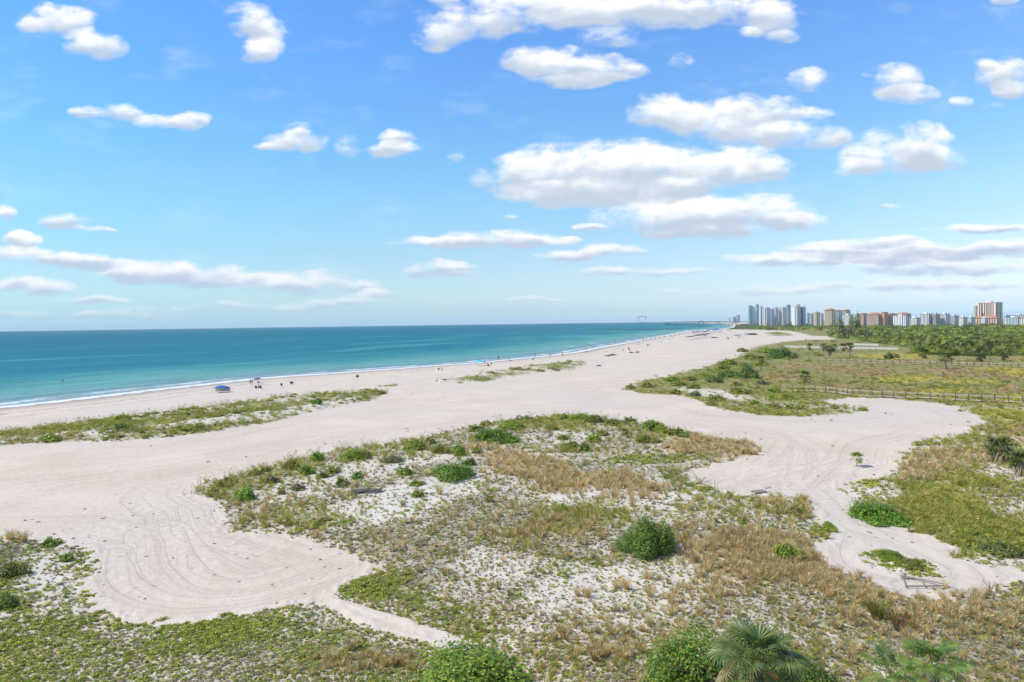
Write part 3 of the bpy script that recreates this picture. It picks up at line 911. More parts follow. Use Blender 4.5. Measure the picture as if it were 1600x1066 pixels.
M_LEAF = mat_leaf('shrub leaves', 'object', .3, .3, .5, .45)
M_FROND = mat_leaf('palm fronds', 'object', .4, .22, .45, .3)
M_GRASSO = mat_leaf('grass blades', 'object', .2, .3, .7, .3)
M_SCAT = mat_leaf('ground plants', 'inst', .15, .28, .7, .35)
M_STEM = plain('woody stems', (.16, .125, .09), .9, .3, 8)
M_TRUNK = plain('palm trunk', (.20, .165, .125), .95, .35, 6)
M_DRY = plain('dry palm skirt', (.25, .19, .12), .95, .3, 6)


def quad_cloud(P, N, size, r, aspect=.75, cup=0.0):
    """leaf quads at points P with normals N; returns verts, faces and a value per leaf"""
    n = len(P)
    N = N / np.linalg.norm(N, axis=1, keepdims=True)
    a = r.normal(size=(n, 3))
    t = np.cross(N, a)
    t /= np.linalg.norm(t, axis=1, keepdims=True)
    bt = np.cross(N, t)
    s = (np.asarray(size) * np.ones(n))[:, None]
    V = np.stack([P - t * s, P - bt * s * aspect * .6 + N * s * cup, P + t * s, P + bt * s * aspect * .6 + N * s * cup], 1).reshape(-1, 3)
    Q = np.arange(n * 4).reshape(n, 4)
    return V, Q, np.repeat(r.random(n), 4)


def leaf_mesh(name, V, Q, lv):
    me = big_mesh(name, V, Q, False)
    fattr(me, 'leafv', lv)
    return me


def dome_points(n, r, rx=1.0, ry=1.0, h=1.0, lumps=7, hollow=.62):
    """points through the outer part of an uneven dome made of several lumps"""
    L = []
    for i in range(lumps):
        a, q = r.random() * 2 * PI, math.sqrt(r.random()) * .62
        L.append((math.cos(a) * q, math.sin(a) * q, r.uniform(.20, .50), r.uniform(.45, 1.05) * (1 - .35 * q)))
    L.append((0, 0, .42, .9))
    P, N = [], []
    w = np.array([l[2] ** 2 for l in L])
    idx = r.choice(len(L), n, p=w / w.sum())
    d = r.normal(size=(n, 3))
    d[:, 2] = np.abs(d[:, 2]) * .9 + .02
    d /= np.linalg.norm(d, axis=1, keepdims=True)
    rad = hollow + (1 - hollow) * r.random(n) ** .6
    for k in range(n):
        cx, cy, lr, lh = L[idx[k]]
        P.append((cx + d[k, 0] * lr * rad[k], cy + d[k, 1] * lr * rad[k], d[k, 2] * lh * rad[k]))
        N.append(d[k])
    P = np.array(P) * np.array([rx, ry, h])
    N = np.array(N) + r.normal(size=(n, 3)) * .38
    N[:, 2] += .45
    return P, N


def shrub_mesh(name, seed, n, leaf, h=.7, lumps=7):
    r = np.random.default_rng(seed)
    P, N = dome_points(n, r, 1, 1, h, lumps)
    out = (r.random(n) < .14) & (P[:, 2] > .1 * h)
    P[out] *= r.uniform(1.0, 1.24, (int(out.sum()), 1))
    P[:, 2] += leaf * .3
    V, Q, lv = quad_cloud(P, N, leaf * r.uniform(.6, 1.25, n), r, .85, .12)
    return leaf_mesh(name, V, Q, lv)


def stem_mesh(seed, h=.7, n=9):
    r = random.Random(seed)
    mb = MB()
    for i in range(n):
        a, q = r.random() * 2 * PI, r.uniform(.2, .75)
        mb.tube([(0.05 * math.cos(a), .05 * math.sin(a), -.05), (math.cos(a) * q * .45, math.sin(a) * q * .45, h * .35), (math.cos(a) * q * .8, math.sin(a) * q * .8, h * r.uniform(.35, .6))], [.03, .02, .008], 5, False)
    return mb.mesh('stem')


def tuft_mesh(name, seed, n, h, spread, w):
    """a bunch of grass blades, each bent outwards"""
    r = np.random.default_rng(seed)
    V, Q, lv = [], [], []
    for i in range(n):
        a = r.random() * 2 * PI
        q = r.random() ** .7
        bx, by = math.cos(a) * q * spread * .35, math.sin(a) * q * spread * .35
        ln = h * r.uniform(.55, 1.1)
        lean = spread * (.25 + .75 * q) * r.uniform(.5, 1.2)
        a2 = a + r.normal() * .5
        mx_, my = bx + math.cos(a2) * lean * .4, by + math.sin(a2) * lean * .4
        tx, ty = bx + math.cos(a2) * lean, by + math.sin(a2) * lean
        px_, py_ = -math.sin(a2 + r.normal()) * w, math.cos(a2 + r.normal()) * w
        o = len(V)
        V += [(bx - px_, by - py_, -.02), (bx + px_, by + py_, -.02), (mx_ + px_ * .8, my + py_ * .8, ln * .62), (mx_ - px_ * .8, my - py_ * .8, ln * .62), (tx, ty, ln * r.uniform(.8, 1.0)), (tx + px_ * .2, ty + py_ * .2, ln * .95)]
        Q += [(o, o + 1, o + 2, o + 3), (o + 3, o + 2, o + 5, o + 4)]
        lv += [r.random()] * 6
    return leaf_mesh(name, V, Q, lv)


def creeper_mesh(name, seed, n, rad, h, leaf):
    r = np.random.default_rng(seed)
    a, q = r.random(n) * 2 * PI, np.sqrt(r.random(n)) * rad * (0.75 + .25 * np.sin(r.random() * 6 + 3 * r.random(n)))
    P = np.stack([np.cos(a) * q, np.sin(a) * q, h * r.random(n) * (1 - .6 * q / rad) + .02], 1)
    N = r.normal(size=(n, 3)) * .55
    N[:, 2] = 1
    V, Q, lv = quad_cloud(P, N, leaf * r.uniform(.6, 1.3, n), r, .9, .1)
    return leaf_mesh(name, V, Q, lv)


def sources(name, meshes, m):
    c = bpy.data.collections.new(name)
    for i, me in enumerate(meshes):
        me.materials.append(m)
        o = bpy.data.objects.new('%s_%02d' % (name, i), me)
        c.objects.link(o)
    return c


SRC = dict(
    creep=sources('creeping_plant', [creeper_mesh('creeping_plant', 40 + i, 26, .30, .16, .075) for i in range(5)], M_SCAT),
    tuft=sources('grass_blades', [tuft_mesh('grass_blades', 60 + i, 34, .62, .42, .011) for i in range(5)], M_SCAT),
    reed=sources('tall_grass', [tuft_mesh('tall_grass', 80 + i, 40, .95, .36, .014) for i in range(5)], M_SCAT),
    oats=sources('sea_oats', [tuft_mesh('sea_oats', 90 + i, 9, 1.5, .75, .012) for i in range(4)], M_SCAT),
    bush=sources('low_bush', [shrub_mesh('low_bush', 100 + i, 150, .12, .62, 5) for i in range(5)], M_SCAT),
    crown=sources('tree_crown', [shrub_mesh('tree_crown', 120 + i, 260, .10, .85, 7) for i in range(5)], M_SCAT),
)


def scatter(name, src, P, scl, tint, label, rot=None):
    n = len(P)
    me = bpy.data.meshes.new(name)
    me.vertices.add(n)
    me.vertices.foreach_set('co', np.asarray(P, np.float32).ravel())
    r = np.random.default_rng(len(P))
    if rot is None:
        rot = np.stack([r.normal(size=n) * .1, r.normal(size=n) * .1, r.random(n) * 2 * PI], 1)
    fattr(me, 'turn', rot, 'FLOAT_VECTOR')
    fattr(me, 'size', scl, 'FLOAT_VECTOR')
    fattr(me, 'tint', np.concatenate([tint, np.ones((n, 1))], 1), 'FLOAT_COLOR')
    a = me.attributes.new('pick', 'INT', 'POINT')
    a.data.foreach_set('value', r.integers(0, len(src.objects), n).astype(np.int32))
    o = put(name, me)
    ng = bpy.data.node_groups.new(name, 'GeometryNodeTree')
    ng.interface.new_socket('Geometry', in_out='INPUT', socket_type='NodeSocketGeometry')
    ng.interface.new_socket('Geometry', in_out='OUTPUT', socket_type='NodeSocketGeometry')
    gi, go = ng.nodes.new('NodeGroupInput'), ng.nodes.new('NodeGroupOutput')
    ci = ng.nodes.new('GeometryNodeCollectionInfo')
    ci.inputs['Collection'].default_value = src
    ci.inputs['Separate Children'].default_value = True
    ci.inputs['Reset Children'].default_value = True
    ip = ng.nodes.new('GeometryNodeInstanceOnPoints')
    ip.inputs['Pick Instance'].default_value = True

    def named(nm, t):
        q = ng.nodes.new('GeometryNodeInputNamedAttribute')
        q.data_type = t
        q.inputs['Name'].default_value = nm
        return q.outputs['Attribute']
    ng.links.new(gi.outputs[0], ip.inputs['Points'])
    ng.links.new(ci.outputs[0], ip.inputs['Instance'])
    ng.links.new(named('pick', 'INT'), ip.inputs['Instance Index'])
    ng.links.new(named('turn', 'FLOAT_VECTOR'), ip.inputs['Rotation'])
    ng.links.new(named('size', 'FLOAT_VECTOR'), ip.inputs['Scale'])
    ng.links.new(ip.outputs[0], go.inputs[0])
    md = o.modifiers.new('plants', 'NODES')
    md.node_group = ng
    tag(o, label, None, None, 'stuff')
    return o


def tints(n, c0, c1, r, jit=.12):
    t = r.random((n, 1))
    return (np.array(c0) * (1 - t) + np.array(c1) * t) * (1 + r.normal(size=(n, 1)) * jit).clip(.5, 1.6)


def ground_z(x, y):
    x, y = np.atleast_1d(np.asarray(x, float)), np.atleast_1d(np.asarray(y, float))
    sd, wh = veg_sd(x, y)
    return terrain(x, y, sd, wh)


# candidate spots: near ground gets more of them than far ground
r2 = np.random.default_rng(21)
NC = 333000
cpx = r2.uniform(-520, 2200, NC)
cpy = 528 + (1160 - 528) * r2.random(NC) ** .85
qx, qy = at(cpx, cpy)
q_sd, q_wh = veg_sd(qx, qy)
ok = (q_wh >= 0) & (q_sd < .3)
qx, qy, q_sd, q_wh = qx[ok], qy[ok], q_sd[ok], q_wh[ok]
w2, wi2 = seg_d2(qx, qy, W_WOOD)
qC = cover(qx, qy, q_wh, q_sd - .6)
qz = terrain(qx, qy, q_sd, q_wh)
qd = np.hypot(qx, qy)
qin = q_wh
pick = r2.random(len(qx))
gro = np.clip(qd / 48, .8, 2.6)
n_s = fbm(qx * .25, qy * .25, 55, 3)
free = ~wi2


def sel(prob):
    return free & (pick < prob)


S3 = lambda s, v: np.stack([s, s, s * v], 1)
# green creepers
i = np.where(sel(np.clip(qC['g'] * .85 * (.05 + 1.2 * n_s), 0, .8)))[0]
sc = gro[i] * r2.uniform(.35, 1.05, len(i))
ft = tints(len(i), (.26, .315, .05), (.46, .48, .10), r2)
scatter('creeping_plants', SRC['creep'], np.stack([qx[i], qy[i], qz[i]], 1), S3(sc, r2.uniform(.6, 1.2, len(i))), ft, 'low green creeping beach plants spread over the white sand')
# grey-brown dead creepers between them
pick = r2.random(len(qx))
i = np.where(sel(np.clip(qC['b'] * .16, 0, .5)))[0]
sc = gro[i] * r2.uniform(.35, .9, len(i))
scatter('dry_creepers', SRC['creep'], np.stack([qx[i], qy[i], qz[i]], 1), S3(sc, .7), tints(len(i), (.30, .25, .17), (.48, .41, .30), r2), 'dry grey brown ground litter lying between the green creepers')
# fine dark sprigs all over the white sand
pick = r2.random(len(qx))
i = np.where(sel(np.clip((qC['b'] * .75 + qC['w'] * .14 + .05) * (qd < 170) * (.3 + 1.2 * n_s), 0, .6)))[0]
sc = gro[i] * r2.uniform(.22, .5, len(i))
scatter('small_sprigs', SRC['creep'], np.stack([qx[i], qy[i], qz[i]], 1), S3(sc, 1.2), tints(len(i), (.20, .20, .09), (.38, .36, .21), r2), 'small dark sprigs dotted over the white sand')
# tan grass
pick = r2.random(len(qx))
i = np.where(sel(np.clip(qC['t'] * .62 * (.1 + 1.2 * n_s), 0, .7)))[0]
sc = np.clip(qd[i] / 60, .62, 1.6) * r2.uniform(.45, 1.05, len(i))
hv = np.clip(70 / qd[i], .5, 1.0) * r2.uniform(.7, 1.2, len(i))
scatter('dry_grass', SRC['reed'], np.stack([qx[i], qy[i], qz[i]], 1), S3(sc, 1) * np.stack([np.ones(len(i)), np.ones(len(i)), hv * .85], 1), tints(len(i), (.47, .36, .19), (.68, .56, .34), r2), 'dry tan grass standing in patches on the dunes')
# olive grass
pick = r2.random(len(qx))
i = np.where(sel(np.clip(qC['o'] * .42 * (.1 + 1.2 * n_s), 0, .7)))[0]
sc = np.clip(qd[i] / 60, .7, 2.3) * r2.uniform(.45, 1.1, len(i))
hv = np.clip(80 / qd[i], .45, 1.0)
scatter('dune_grass', SRC['tuft'], np.stack([qx[i], qy[i], qz[i]], 1), S3(sc, 1) * np.stack([np.ones(len(i)), np.ones(len(i)), hv], 1), tints(len(i), (.29, .30, .06), (.50, .47, .15), r2), 'olive and straw coloured dune grass')
# brown meadow and yellow flowers: low grass
pick = r2.random(len(qx))
i = np.where(sel(np.clip((qC['n'] + qC['y']) * .34, 0, .6)))[0]
isy = (qC['y'][i] > qC['n'][i])[:, None]
tt = np.where(isy, tints(len(i), (.40, .36, .07), (.55, .46, .11), r2), tints(len(i), (.30, .20, .09), (.50, .37, .18), r2))
sc = np.clip(qd[i] / 90, .8, 2.2) * r2.uniform(.6, 1.2, len(i))
scatter('meadow_grass', SRC['tuft'], np.stack([qx[i], qy[i], qz[i]], 1), S3(sc, .5), tt, 'yellow and brown meadow grass around the boardwalks')
# sea oats along the seaward edge of the dune strips
pick = r2.random(len(qx))
oat = ((q_wh == KEYS.index('A')) | (q_wh == KEYS.index('B'))) & (-q_sd < 5) & (qC['w'] < 2)
edge_oat = (q_wh == KEYS.index('E')) & (-q_sd < 3) & (qd > 75)
i = np.where(free & ((oat & (pick < .30)) | (edge_oat & (pick < .10))))[0]
scatter('sea_oats', SRC['oats'], np.stack([qx[i], qy[i], qz[i]], 1), S3(r2.uniform(.6, 1.1, len(i)), .9), tints(len(i), (.40, .31, .17), (.56, .46, .29), r2), 'thin straw sea oats along the edge of the dunes')
# low bushy growth of the dune strips and the far right dunes
pick = r2.random(len(qx))
n_b = fbm(qx * .08, qy * .08, 91, 3)
strip = (q_wh == KEYS.index('A')) | (q_wh == KEYS.index('B')) | (q_wh == KEYS.index('J'))
farR = (q_wh == KEYS.index('R')) & (qd > 130)
pb = strip * .16 * sstep(n_b, .40, .62) * sstep(-q_sd, .4, 1.5) + farR * .10 * sstep(n_b, .52, .7) * (1 - np.clip(qC['y'] + qC['n'], 0, 1)) * sstep(-q_sd, 1, 3)
i = np.where(sel(pb))[0]
sc = np.clip(qd[i] / 110, .75, 3.2) * r2.uniform(.5, 1.25, len(i))
scatter('low_scrub', SRC['bush'], np.stack([qx[i], qy[i], qz[i] - .05], 1), S3(sc, .62), tints(len(i), (.17, .215, .040), (.34, .35, .085), r2), 'low olive scrub growing along the dune strips')

# ------------------------------------------------------------------ shrubs that can be told apart
SHRUB = {}
for kind, n, leaf, h in (('big', 15000, .028, .85), ('wide', 7500, .040, .55), ('mid', 2200, .070, .72), ('small', 560, .125, .75)):
    for v in range(3):
        me = shrub_mesh('foliage', hash((kind, v)) % 999 if False else len(SHRUB) * 13 + 5, n, leaf, h, 14 if n > 2000 else 8)
        me.materials.append(M_LEAF)
        st = stem_mesh(len(SHRUB) + 3, h)
        st.materials.append(M_STEM)
        SHRUB[(kind, v)] = (me, st)
GREEN = (.14, .245, .036)
LIME = (.24, .33, .042)
OLIVE = (.22, .245, .05)
GREY = (.20, .21, .11)
SHN = [0]


def shrub(px, py, wpx, hpx, kind, colr, label, name='dune_shrub', group=None, stems=True, cat='shrub'):
    """a bush whose base centre is seen at px,py; wpx and hpx are its size in photo pixels"""
    x, y = at(px, py)
    x, y = float(x), float(y)
    d = math.hypot(math.hypot(x, y), H)
    z = float(ground_z(x, y)[0])
    R_ = wpx / 2 / F * d
    hh = max(hpx / F * d, .25)
    SHN[0] += 1
    v = SHN[0] % 3
    me, st = SHRUB[(kind, v)]
    t = thing(name, label, cat, (x, y, z), random.random() * 6.28, group)
    k = {'big': .85, 'wide': .55, 'mid': .72, 'small': .75}[kind]
    e_ = .86
    t.scale = (R_ / e_, R_ / e_, hh / k)
    f = put('foliage', me, None, t)
    j = random.uniform(.88, 1.12)
    f.color = (colr[0] * j, colr[1] * j, colr[2] * j, 1)
    if stems:
        put('stem', st, None, t)
    return t


G_SH = 'shrubs on the middle dune'
shrub(1010, 868, 92, 62, 'big', GREEN, 'large round glossy dark green bush alone on the white sand of the middle dune', 'sea_grape')
shrub(766, 1098, 232, 84, 'big', (.21, .32, .036), 'wide bright green leafy bush at the end of the narrow sand path', 'sea_grape')
shrub(1098, 1092, 175, 100, 'big', (.16, .26, .034), 'dark leafy bush beside the big fan palm', 'sea_grape')
shrub(1232, 1085, 110, 60, 'big', (.14, .23, .034), 'dark leafy bush behind the trunk of the big fan palm', 'sea_grape')
shrub(1381, 812, 92, 21, 'wide', (.16, .29, .034), 'low spreading glossy green sea grape at the edge of the narrow track', 'sea_grape')
shrub(1230, 880, 44, 30, 'mid', LIME, 'bright green bush in the orange brown grass', 'dune_shrub')
shrub(706, 748, 76, 22, 'wide', GREEN, 'low dark green sea grape beside the white sand mound', 'sea_grape')
shrub(779, 693, 84, 22, 'wide', (.16, .28, .034), 'long green sea grape near the crest of the middle dune', 'sea_grape')
shrub(382, 783, 32, 24, 'mid', (.20, .33, .04), 'bright green round bush near the tip of the middle dune', 'dune_shrub')
shrub(649, 706, 44, 17, 'mid', LIME, 'yellow green bush on the seaward edge of the middle dune', 'dune_shrub')
shrub(1393, 875, 44, 10, 'wide', LIME, 'low green creeper mound on the island inside the track', 'dune_shrub', stems=False)
shrub(1420, 886, 36, 9, 'wide', OLIVE, 'low olive mound at the narrow end of the track island', 'dune_shrub', stems=False)
shrub(1245, 808, 26, 16, 'mid', OLIVE, 'olive bush by the pallet at the neck of the track', 'dune_shrub')
shrub(1292, 830, 24, 14, 'mid', LIME, 'small lime green bush where the track narrows', 'dune_shrub')
shrub(18, 902, 38, 19, 'mid', (0.180, 0.209, 0.057), 'dark olive bush on the white sand at the lower left', 'dune_shrub')
shrub(11, 953, 32, 17, 'mid', (0.162, 0.228, 0.042), 'dark green bush below the olive bush on the left', 'dune_shrub')
shrub(102, 877, 18, 11, 'small', LIME, 'small bright green bush alone on the bare white sand', 'dune_shrub')
shrub(78, 853, 24, 12, 'small', LIME, 'lime green bush at the edge of the turning loop on the left', 'dune_shrub')
shrub(1562, 866, 44, 15, 'mid', (0.171, 0.209, 0.057), 'dark olive scrub beyond the right end of the track', 'dune_shrub')
shrub(1165, 592, 34, 22, 'mid', (0.114, 0.199, 0.048), 'dark green thicket in the right dune', 'dune_shrub', stems=False)
shrub(1115, 599, 30, 13, 'mid', (0.162, 0.228, 0.076), 'grey green thicket left of the dark one on the right dune', 'dune_shrub', stems=False)
shrub(1137, 590, 34, 12, 'mid', (0.142, 0.228, 0.057), 'mid green thicket on the right dune', 'dune_shrub', stems=False)
shrub(1225, 560, 46, 18, 'wide', (0.142, 0.228, 0.057), 'wide green thicket behind the lone field palm', 'dune_shrub', stems=False)
shrub(497, 636, 17, 10, 'small', (0.104, 0.228, 0.038), 'dark green bush on the left dune strip', 'dune_shrub', stems=False)
shrub(597, 616, 15, 7, 'small', OLIVE, 'round olive bush at the tip of the left dune strip', 'dune_shrub', stems=False)
shrub(190, 679, 22, 12, 'small', (0.171, 0.247, 0.057), 'banded green bush on the near side of the left dune strip', 'dune_shrub', stems=False)
shrub(191, 662, 26, 9, 'small', LIME, 'bright green bush on the crest of the left dune strip', 'dune_shrub', stems=False)
shrub(80, 690, 30, 11, 'small', LIME, 'green bush at the left end of the dune strip', 'dune_shrub', stems=False)
for px, py, w_, h_, k, c in [
        (497, 726, 28, 16, 'small', LIME), (556, 724, 46, 18, 'mid', LIME), (455, 738, 24, 15, 'small', OLIVE), (478, 747, 30, 16, 'mid', LIME), (354, 764, 26, 15, 'small', OLIVE), (334, 776, 20, 14, 'small', OLIVE), (557, 753, 20, 13, 'small', GREEN), (533, 764, 22, 16, 'small', OLIVE),
        (612, 728, 32, 11, 'wide', GREY), (632, 745, 28, 13, 'small', LIME), (570, 723, 22, 16, 'small', LIME), (716, 716, 26, 20, 'mid', LIME), (735, 730, 24, 13, 'small', GREEN), (690, 712, 36, 16, 'mid', OLIVE), (672, 697, 18, 12, 'small', OLIVE), (745, 712, 20, 12, 'small', OLIVE), (742, 678, 28, 12, 'small', OLIVE), (800, 672, 50, 14, 'mid', LIME), (820, 662, 34, 10, 'small', OLIVE), (760, 668, 24, 10, 'small', OLIVE),
        (905, 660, 36, 12, 'mid', LIME), (930, 663, 40, 13, 'mid', OLIVE), (958, 668, 34, 12, 'mid', OLIVE), (880, 658, 30, 9, 'small', LIME), (1018, 676, 48, 17, 'mid', LIME), (1012, 693, 44, 13, 'mid', OLIVE), (927, 693, 24, 14, 'small', LIME), (895, 704, 30, 14, 'mid', OLIVE), (912, 706, 26, 13, 'small', GREEN), (1060, 684, 26, 14, 'small', OLIVE), (985, 664, 26, 12, 'small', OLIVE), (860, 676, 20, 10, 'small', OLIVE), (1040, 683, 24, 13, 'small', LIME), (880, 690, 20, 9, 'small', OLIVE), (940, 684, 22, 10, 'small', OLIVE),
        (690, 747, 12, 7, 'small', LIME), (652, 780, 22, 11, 'small', LIME), (650, 762, 26, 8, 'small', LIME), (765, 788, 16, 9, 'small', OLIVE), (880, 802, 16, 12, 'small', LIME), (450, 822, 14, 10, 'small', OLIVE), (425, 760, 20, 12, 'small', GREY), (466, 770, 22, 11, 'small', GREY), (440, 776, 14, 9, 'small', OLIVE), (520, 745, 24, 10, 'small', OLIVE), (505, 752, 20, 10, 'small', OLIVE), (415, 742, 18, 10, 'small', OLIVE), (400, 748, 20, 9, 'small', OLIVE),
        (1162, 826, 12, 11, 'small', LIME), (1190, 838, 12, 8, 'small', OLIVE)]:
    small = w_ < 30
    nm = {LIME: 'yellow green', OLIVE: 'olive', GREEN: 'dark green', GREY: 'grey green'}[c]
    if py > 790:
        where = 'on the open inner ground of the middle dune'
    elif px < 440:
        where = 'at the sandy tip of the middle dune'
    elif px < 600:
        where = 'between the dune tip and the sand mound'
    elif px < 700:
        where = 'just behind the white sand mound'
    elif px < 850:
        where = 'around the long sea grape on the middle dune'
    elif px < 950:
        where = 'on the top crest of the middle dune'
    else:
        where = 'near the brown grass tongue of the middle dune'
    sz = 'small' if small else 'broad'
    shrub(px, py, w_, h_, k, c, '%s %s bush %s' % (sz, nm, where), 'dune_shrub', '%s %s bushes %s' % (sz, nm, where))
for px, py, w_, h_, k, c in [
        (1050, 598, 26, 9, 'small', LIME), (1010, 606, 24, 10, 'small', OLIVE), (985, 608, 16, 8, 'small', OLIVE), (1060, 604, 30, 9, 'small', LIME), (1085, 608, 22, 9, 'small', OLIVE), (1055, 616, 20, 9, 'small', OLIVE), (1085, 620, 18, 8, 'small', GREY), (1120, 628, 30, 12, 'small', OLIVE), (1112, 634, 18, 8, 'small', OLIVE), (1150, 616, 20, 10, 'small', OLIVE), (1167, 616, 18, 8, 'small', OLIVE), (1178, 634, 16, 8, 'small', LIME), (1208, 640, 24, 9, 'small', OLIVE), (1248, 641, 16, 8, 'small', LIME), (1232, 640, 14, 6, 'small', OLIVE), (1205, 626, 20, 9, 'small', LIME), (1230, 625, 24, 8, 'small', LIME), (1210, 615, 22, 9, 'small', LIME), (1190, 602, 20, 8, 'small', GREY), (1148, 604, 18, 8, 'small', OLIVE), (1100, 590, 26, 8, 'small', LIME), (1078, 596, 22, 8, 'small', OLIVE), (1140, 570, 30, 9, 'small', LIME), (1172, 562, 26, 9, 'small', OLIVE), (1200, 552, 30, 9, 'small', LIME), (1190, 572, 22, 9, 'small', LIME), (1130, 578, 22, 8, 'small', OLIVE), (1160, 550, 20, 7, 'small', OLIVE), (1302, 640, 14, 6, 'small', OLIVE), (1348, 642, 16, 5, 'small', LIME)]:
    nm = {LIME: 'yellow green', OLIVE: 'olive', GREY: 'grey green'}[c]
    shrub(px, py, w_, h_, k, c, 'low %s bush on the dune point right of the beach' % nm, 'dune_shrub', '%s bushes on the right dune point' % nm, stems=False)

# bunch grass that stands alone on the white sand
TUFTS = []
for v in range(5):
    me = tuft_mesh('bunch_grass', 300 + v, 120, .85, .50, .010)
    me.materials.append(M_GRASSO)
    TUFTS.append(me)


def bunch(px, py, s, c, label, group, gname='grass_tuft'):
    x, y = at(px, py)
    o = put(gname, TUFTS[random.randrange(5)])
    o.location = (float(x), float(y), float(ground_z(float(x), float(y))[0]))
    o.rotation_euler = (0, 0, random.random() * 6.28)
    o.scale = (s, s, s * random.uniform(.8, 1.1))
    j = random.uniform(.85, 1.15)
    o.color = (c[0] * j, c[1] * j, c[2] * j, 1)
    return tag(o, label, 'grass tuft', group)


TAN, STRAW, RUST = (.58, .46, .26), (.62, .54, .33), (.52, .39, .21)
bunch(687, 776, 1.5, STRAW, 'pale straw grass clump on the white sand mound', None)
bunch(655, 780, 1.0, STRAW, 'smaller straw clump left of the pale one on the sand mound', None)
bunch(1369, 975, 1.5, (.24, .24, .05), 'green and tan spiky clump with a dark base on the lower right sand', None)
bunch(1405, 995, 1.2, (.20, .13, .06), 'dark brown dead clump below the spiky green one', None)
bunch(36, 848, 1.25, TAN, 'tan clump at the far edge of the lower left plants', None)
rr = random.Random(5)
for zone, k, (cx, cy, rx, ry) in (('lower middle', 52, (1010, 985, 150, 75)), ('lower right', 46, (1430, 985, 170, 70)), ('central', 30, (850, 850, 130, 50)), ('bottom left', 14, (580, 1035, 80, 20))):
    for _ in range(k):
        a, q = rr.random() * 6.28, math.sqrt(rr.random())
        px, py = cx + math.cos(a) * q * rx, cy + math.sin(a) * q * ry
        bunch(px, py, rr.uniform(.4, .95), rr.choice((TAN, STRAW, TAN, RUST)), 'dry tan grass tuft scattered on the %s white sand' % zone, 'tan grass tufts on the %s sand' % zone)


# ------------------------------------------------------------------ palms
def fan_leaf(seed, rad=.75, nseg=34, droop=.35):
    """one fan leaf: pleated segments radiating from the petiole's end, tips narrow and bent down"""
    r = np.random.default_rng(seed)
    V, Q, lv = [], [], []
    for k in range(nseg):
        a = math.radians(-152 + 304 * (k + .5) / nseg)
        ln = rad * (.78 + .22 * math.cos(a * .55)) * r.uniform(.92, 1.08)
        hw = math.radians(304 / nseg) * .5
        cup = .10 * abs(math.sin(a)) + .02
        tip = droop * r.uniform(.6, 1.4)

        def pt(q, off, z):
            return (math.cos(a + off) * q, math.sin(a + off) * q, z)
        pl = .02 if k % 2 else -.02
        m_ = ln * .55
        o = len(V)
        V += [pt(.03, -hw, 0), pt(.03, hw, 0), pt(m_, hw * .85, cup * .5 + pl), pt(m_, -hw * .85, cup * .5 - pl), pt(ln * .82, hw * .30, cup * .45 - tip * .10), pt(ln * .82, -hw * .30, cup * .45 - tip * .10), pt(ln, .004, cup * .2 - tip * .38), pt(ln, -.004, cup * .2 - tip * .38)]
        Q += [(o, o + 1, o + 2, o + 3), (o + 3, o + 2, o + 4, o + 5), (o + 5, o + 4, o + 6, o + 7)]
        lv += [r.random()] * 8
    return np.array(V), np.array(Q), np.array(lv)


def petiole_curve(el, ln, sag=.5):
    pts, x, z, a = [], 0.0, 0.0, el
    for i in range(6):
        pts.append((x, 0, z))
        x += math.cos(a) * ln / 5
        z += math.sin(a) * ln / 5
        a -= sag / 5
    return pts, a


def frond_mesh(seed, el, ln, rad, sag=.5, nseg=34):
    pts, a = petiole_curve(el, ln, sag)
    V, Q, lv = fan_leaf(seed, rad, nseg)
    ca, sa = math.cos(a - .25), math.sin(a - .25)
    end = pts[-1]
    W = np.stack([V[:, 0] * ca - V[:, 2] * sa + end[0], V[:, 1], V[:, 0] * sa + V[:, 2] * ca + end[2]], 1)
    w = .018
    pv, pq = [], []
    for i in range(5):
        p, q = pts[i], pts[i + 1]
        o = len(W) + len(pv)
        pv += [(p[0], -w, p[2]), (p[0], w, p[2]), (q[0], w, q[2]), (q[0], -w, q[2]), (p[0], 0, p[2] - .03), (q[0], 0, q[2] - .03)]
        pq += [(o, o + 1, o + 2, o + 3), (o, o + 3, o + 5, o + 4), (o + 1, o + 4, o + 5, o + 2)]
    me = leaf_mesh('frond', np.concatenate([W, np.array(pv)]), np.concatenate([Q, np.array(pq)]), np.concatenate([lv, np.full(len(pv), .6)]))
    me.materials.append(M_FROND)
    return me


FRONDS = {}
for lv_, (el, ln, sag) in enumerate([(1.45, .95, .2), (1.15, 1.15, .35), (.75, 1.2, .5), (.2, 1.1, .6), (-.4, .9, .5)]):
    for v in range(2):
        FRONDS[(lv_, v)] = frond_mesh(400 + lv_ * 7 + v, el, ln, .80, sag)


def trunk_mesh(h, r0=.17, r1=.14, lean=0.0, n=10):
    pts = [(lean * (i / 8) ** 2, 0, h * i / 8) for i in range(9)]
    mb = MB()
    mb.tube(pts, [r0 * 1.25] + [r0 + (r1 - r0) * i / 8 + .012 * (i % 2) for i in range(1, 9)], n)
    return mb.mesh('trunk', True)


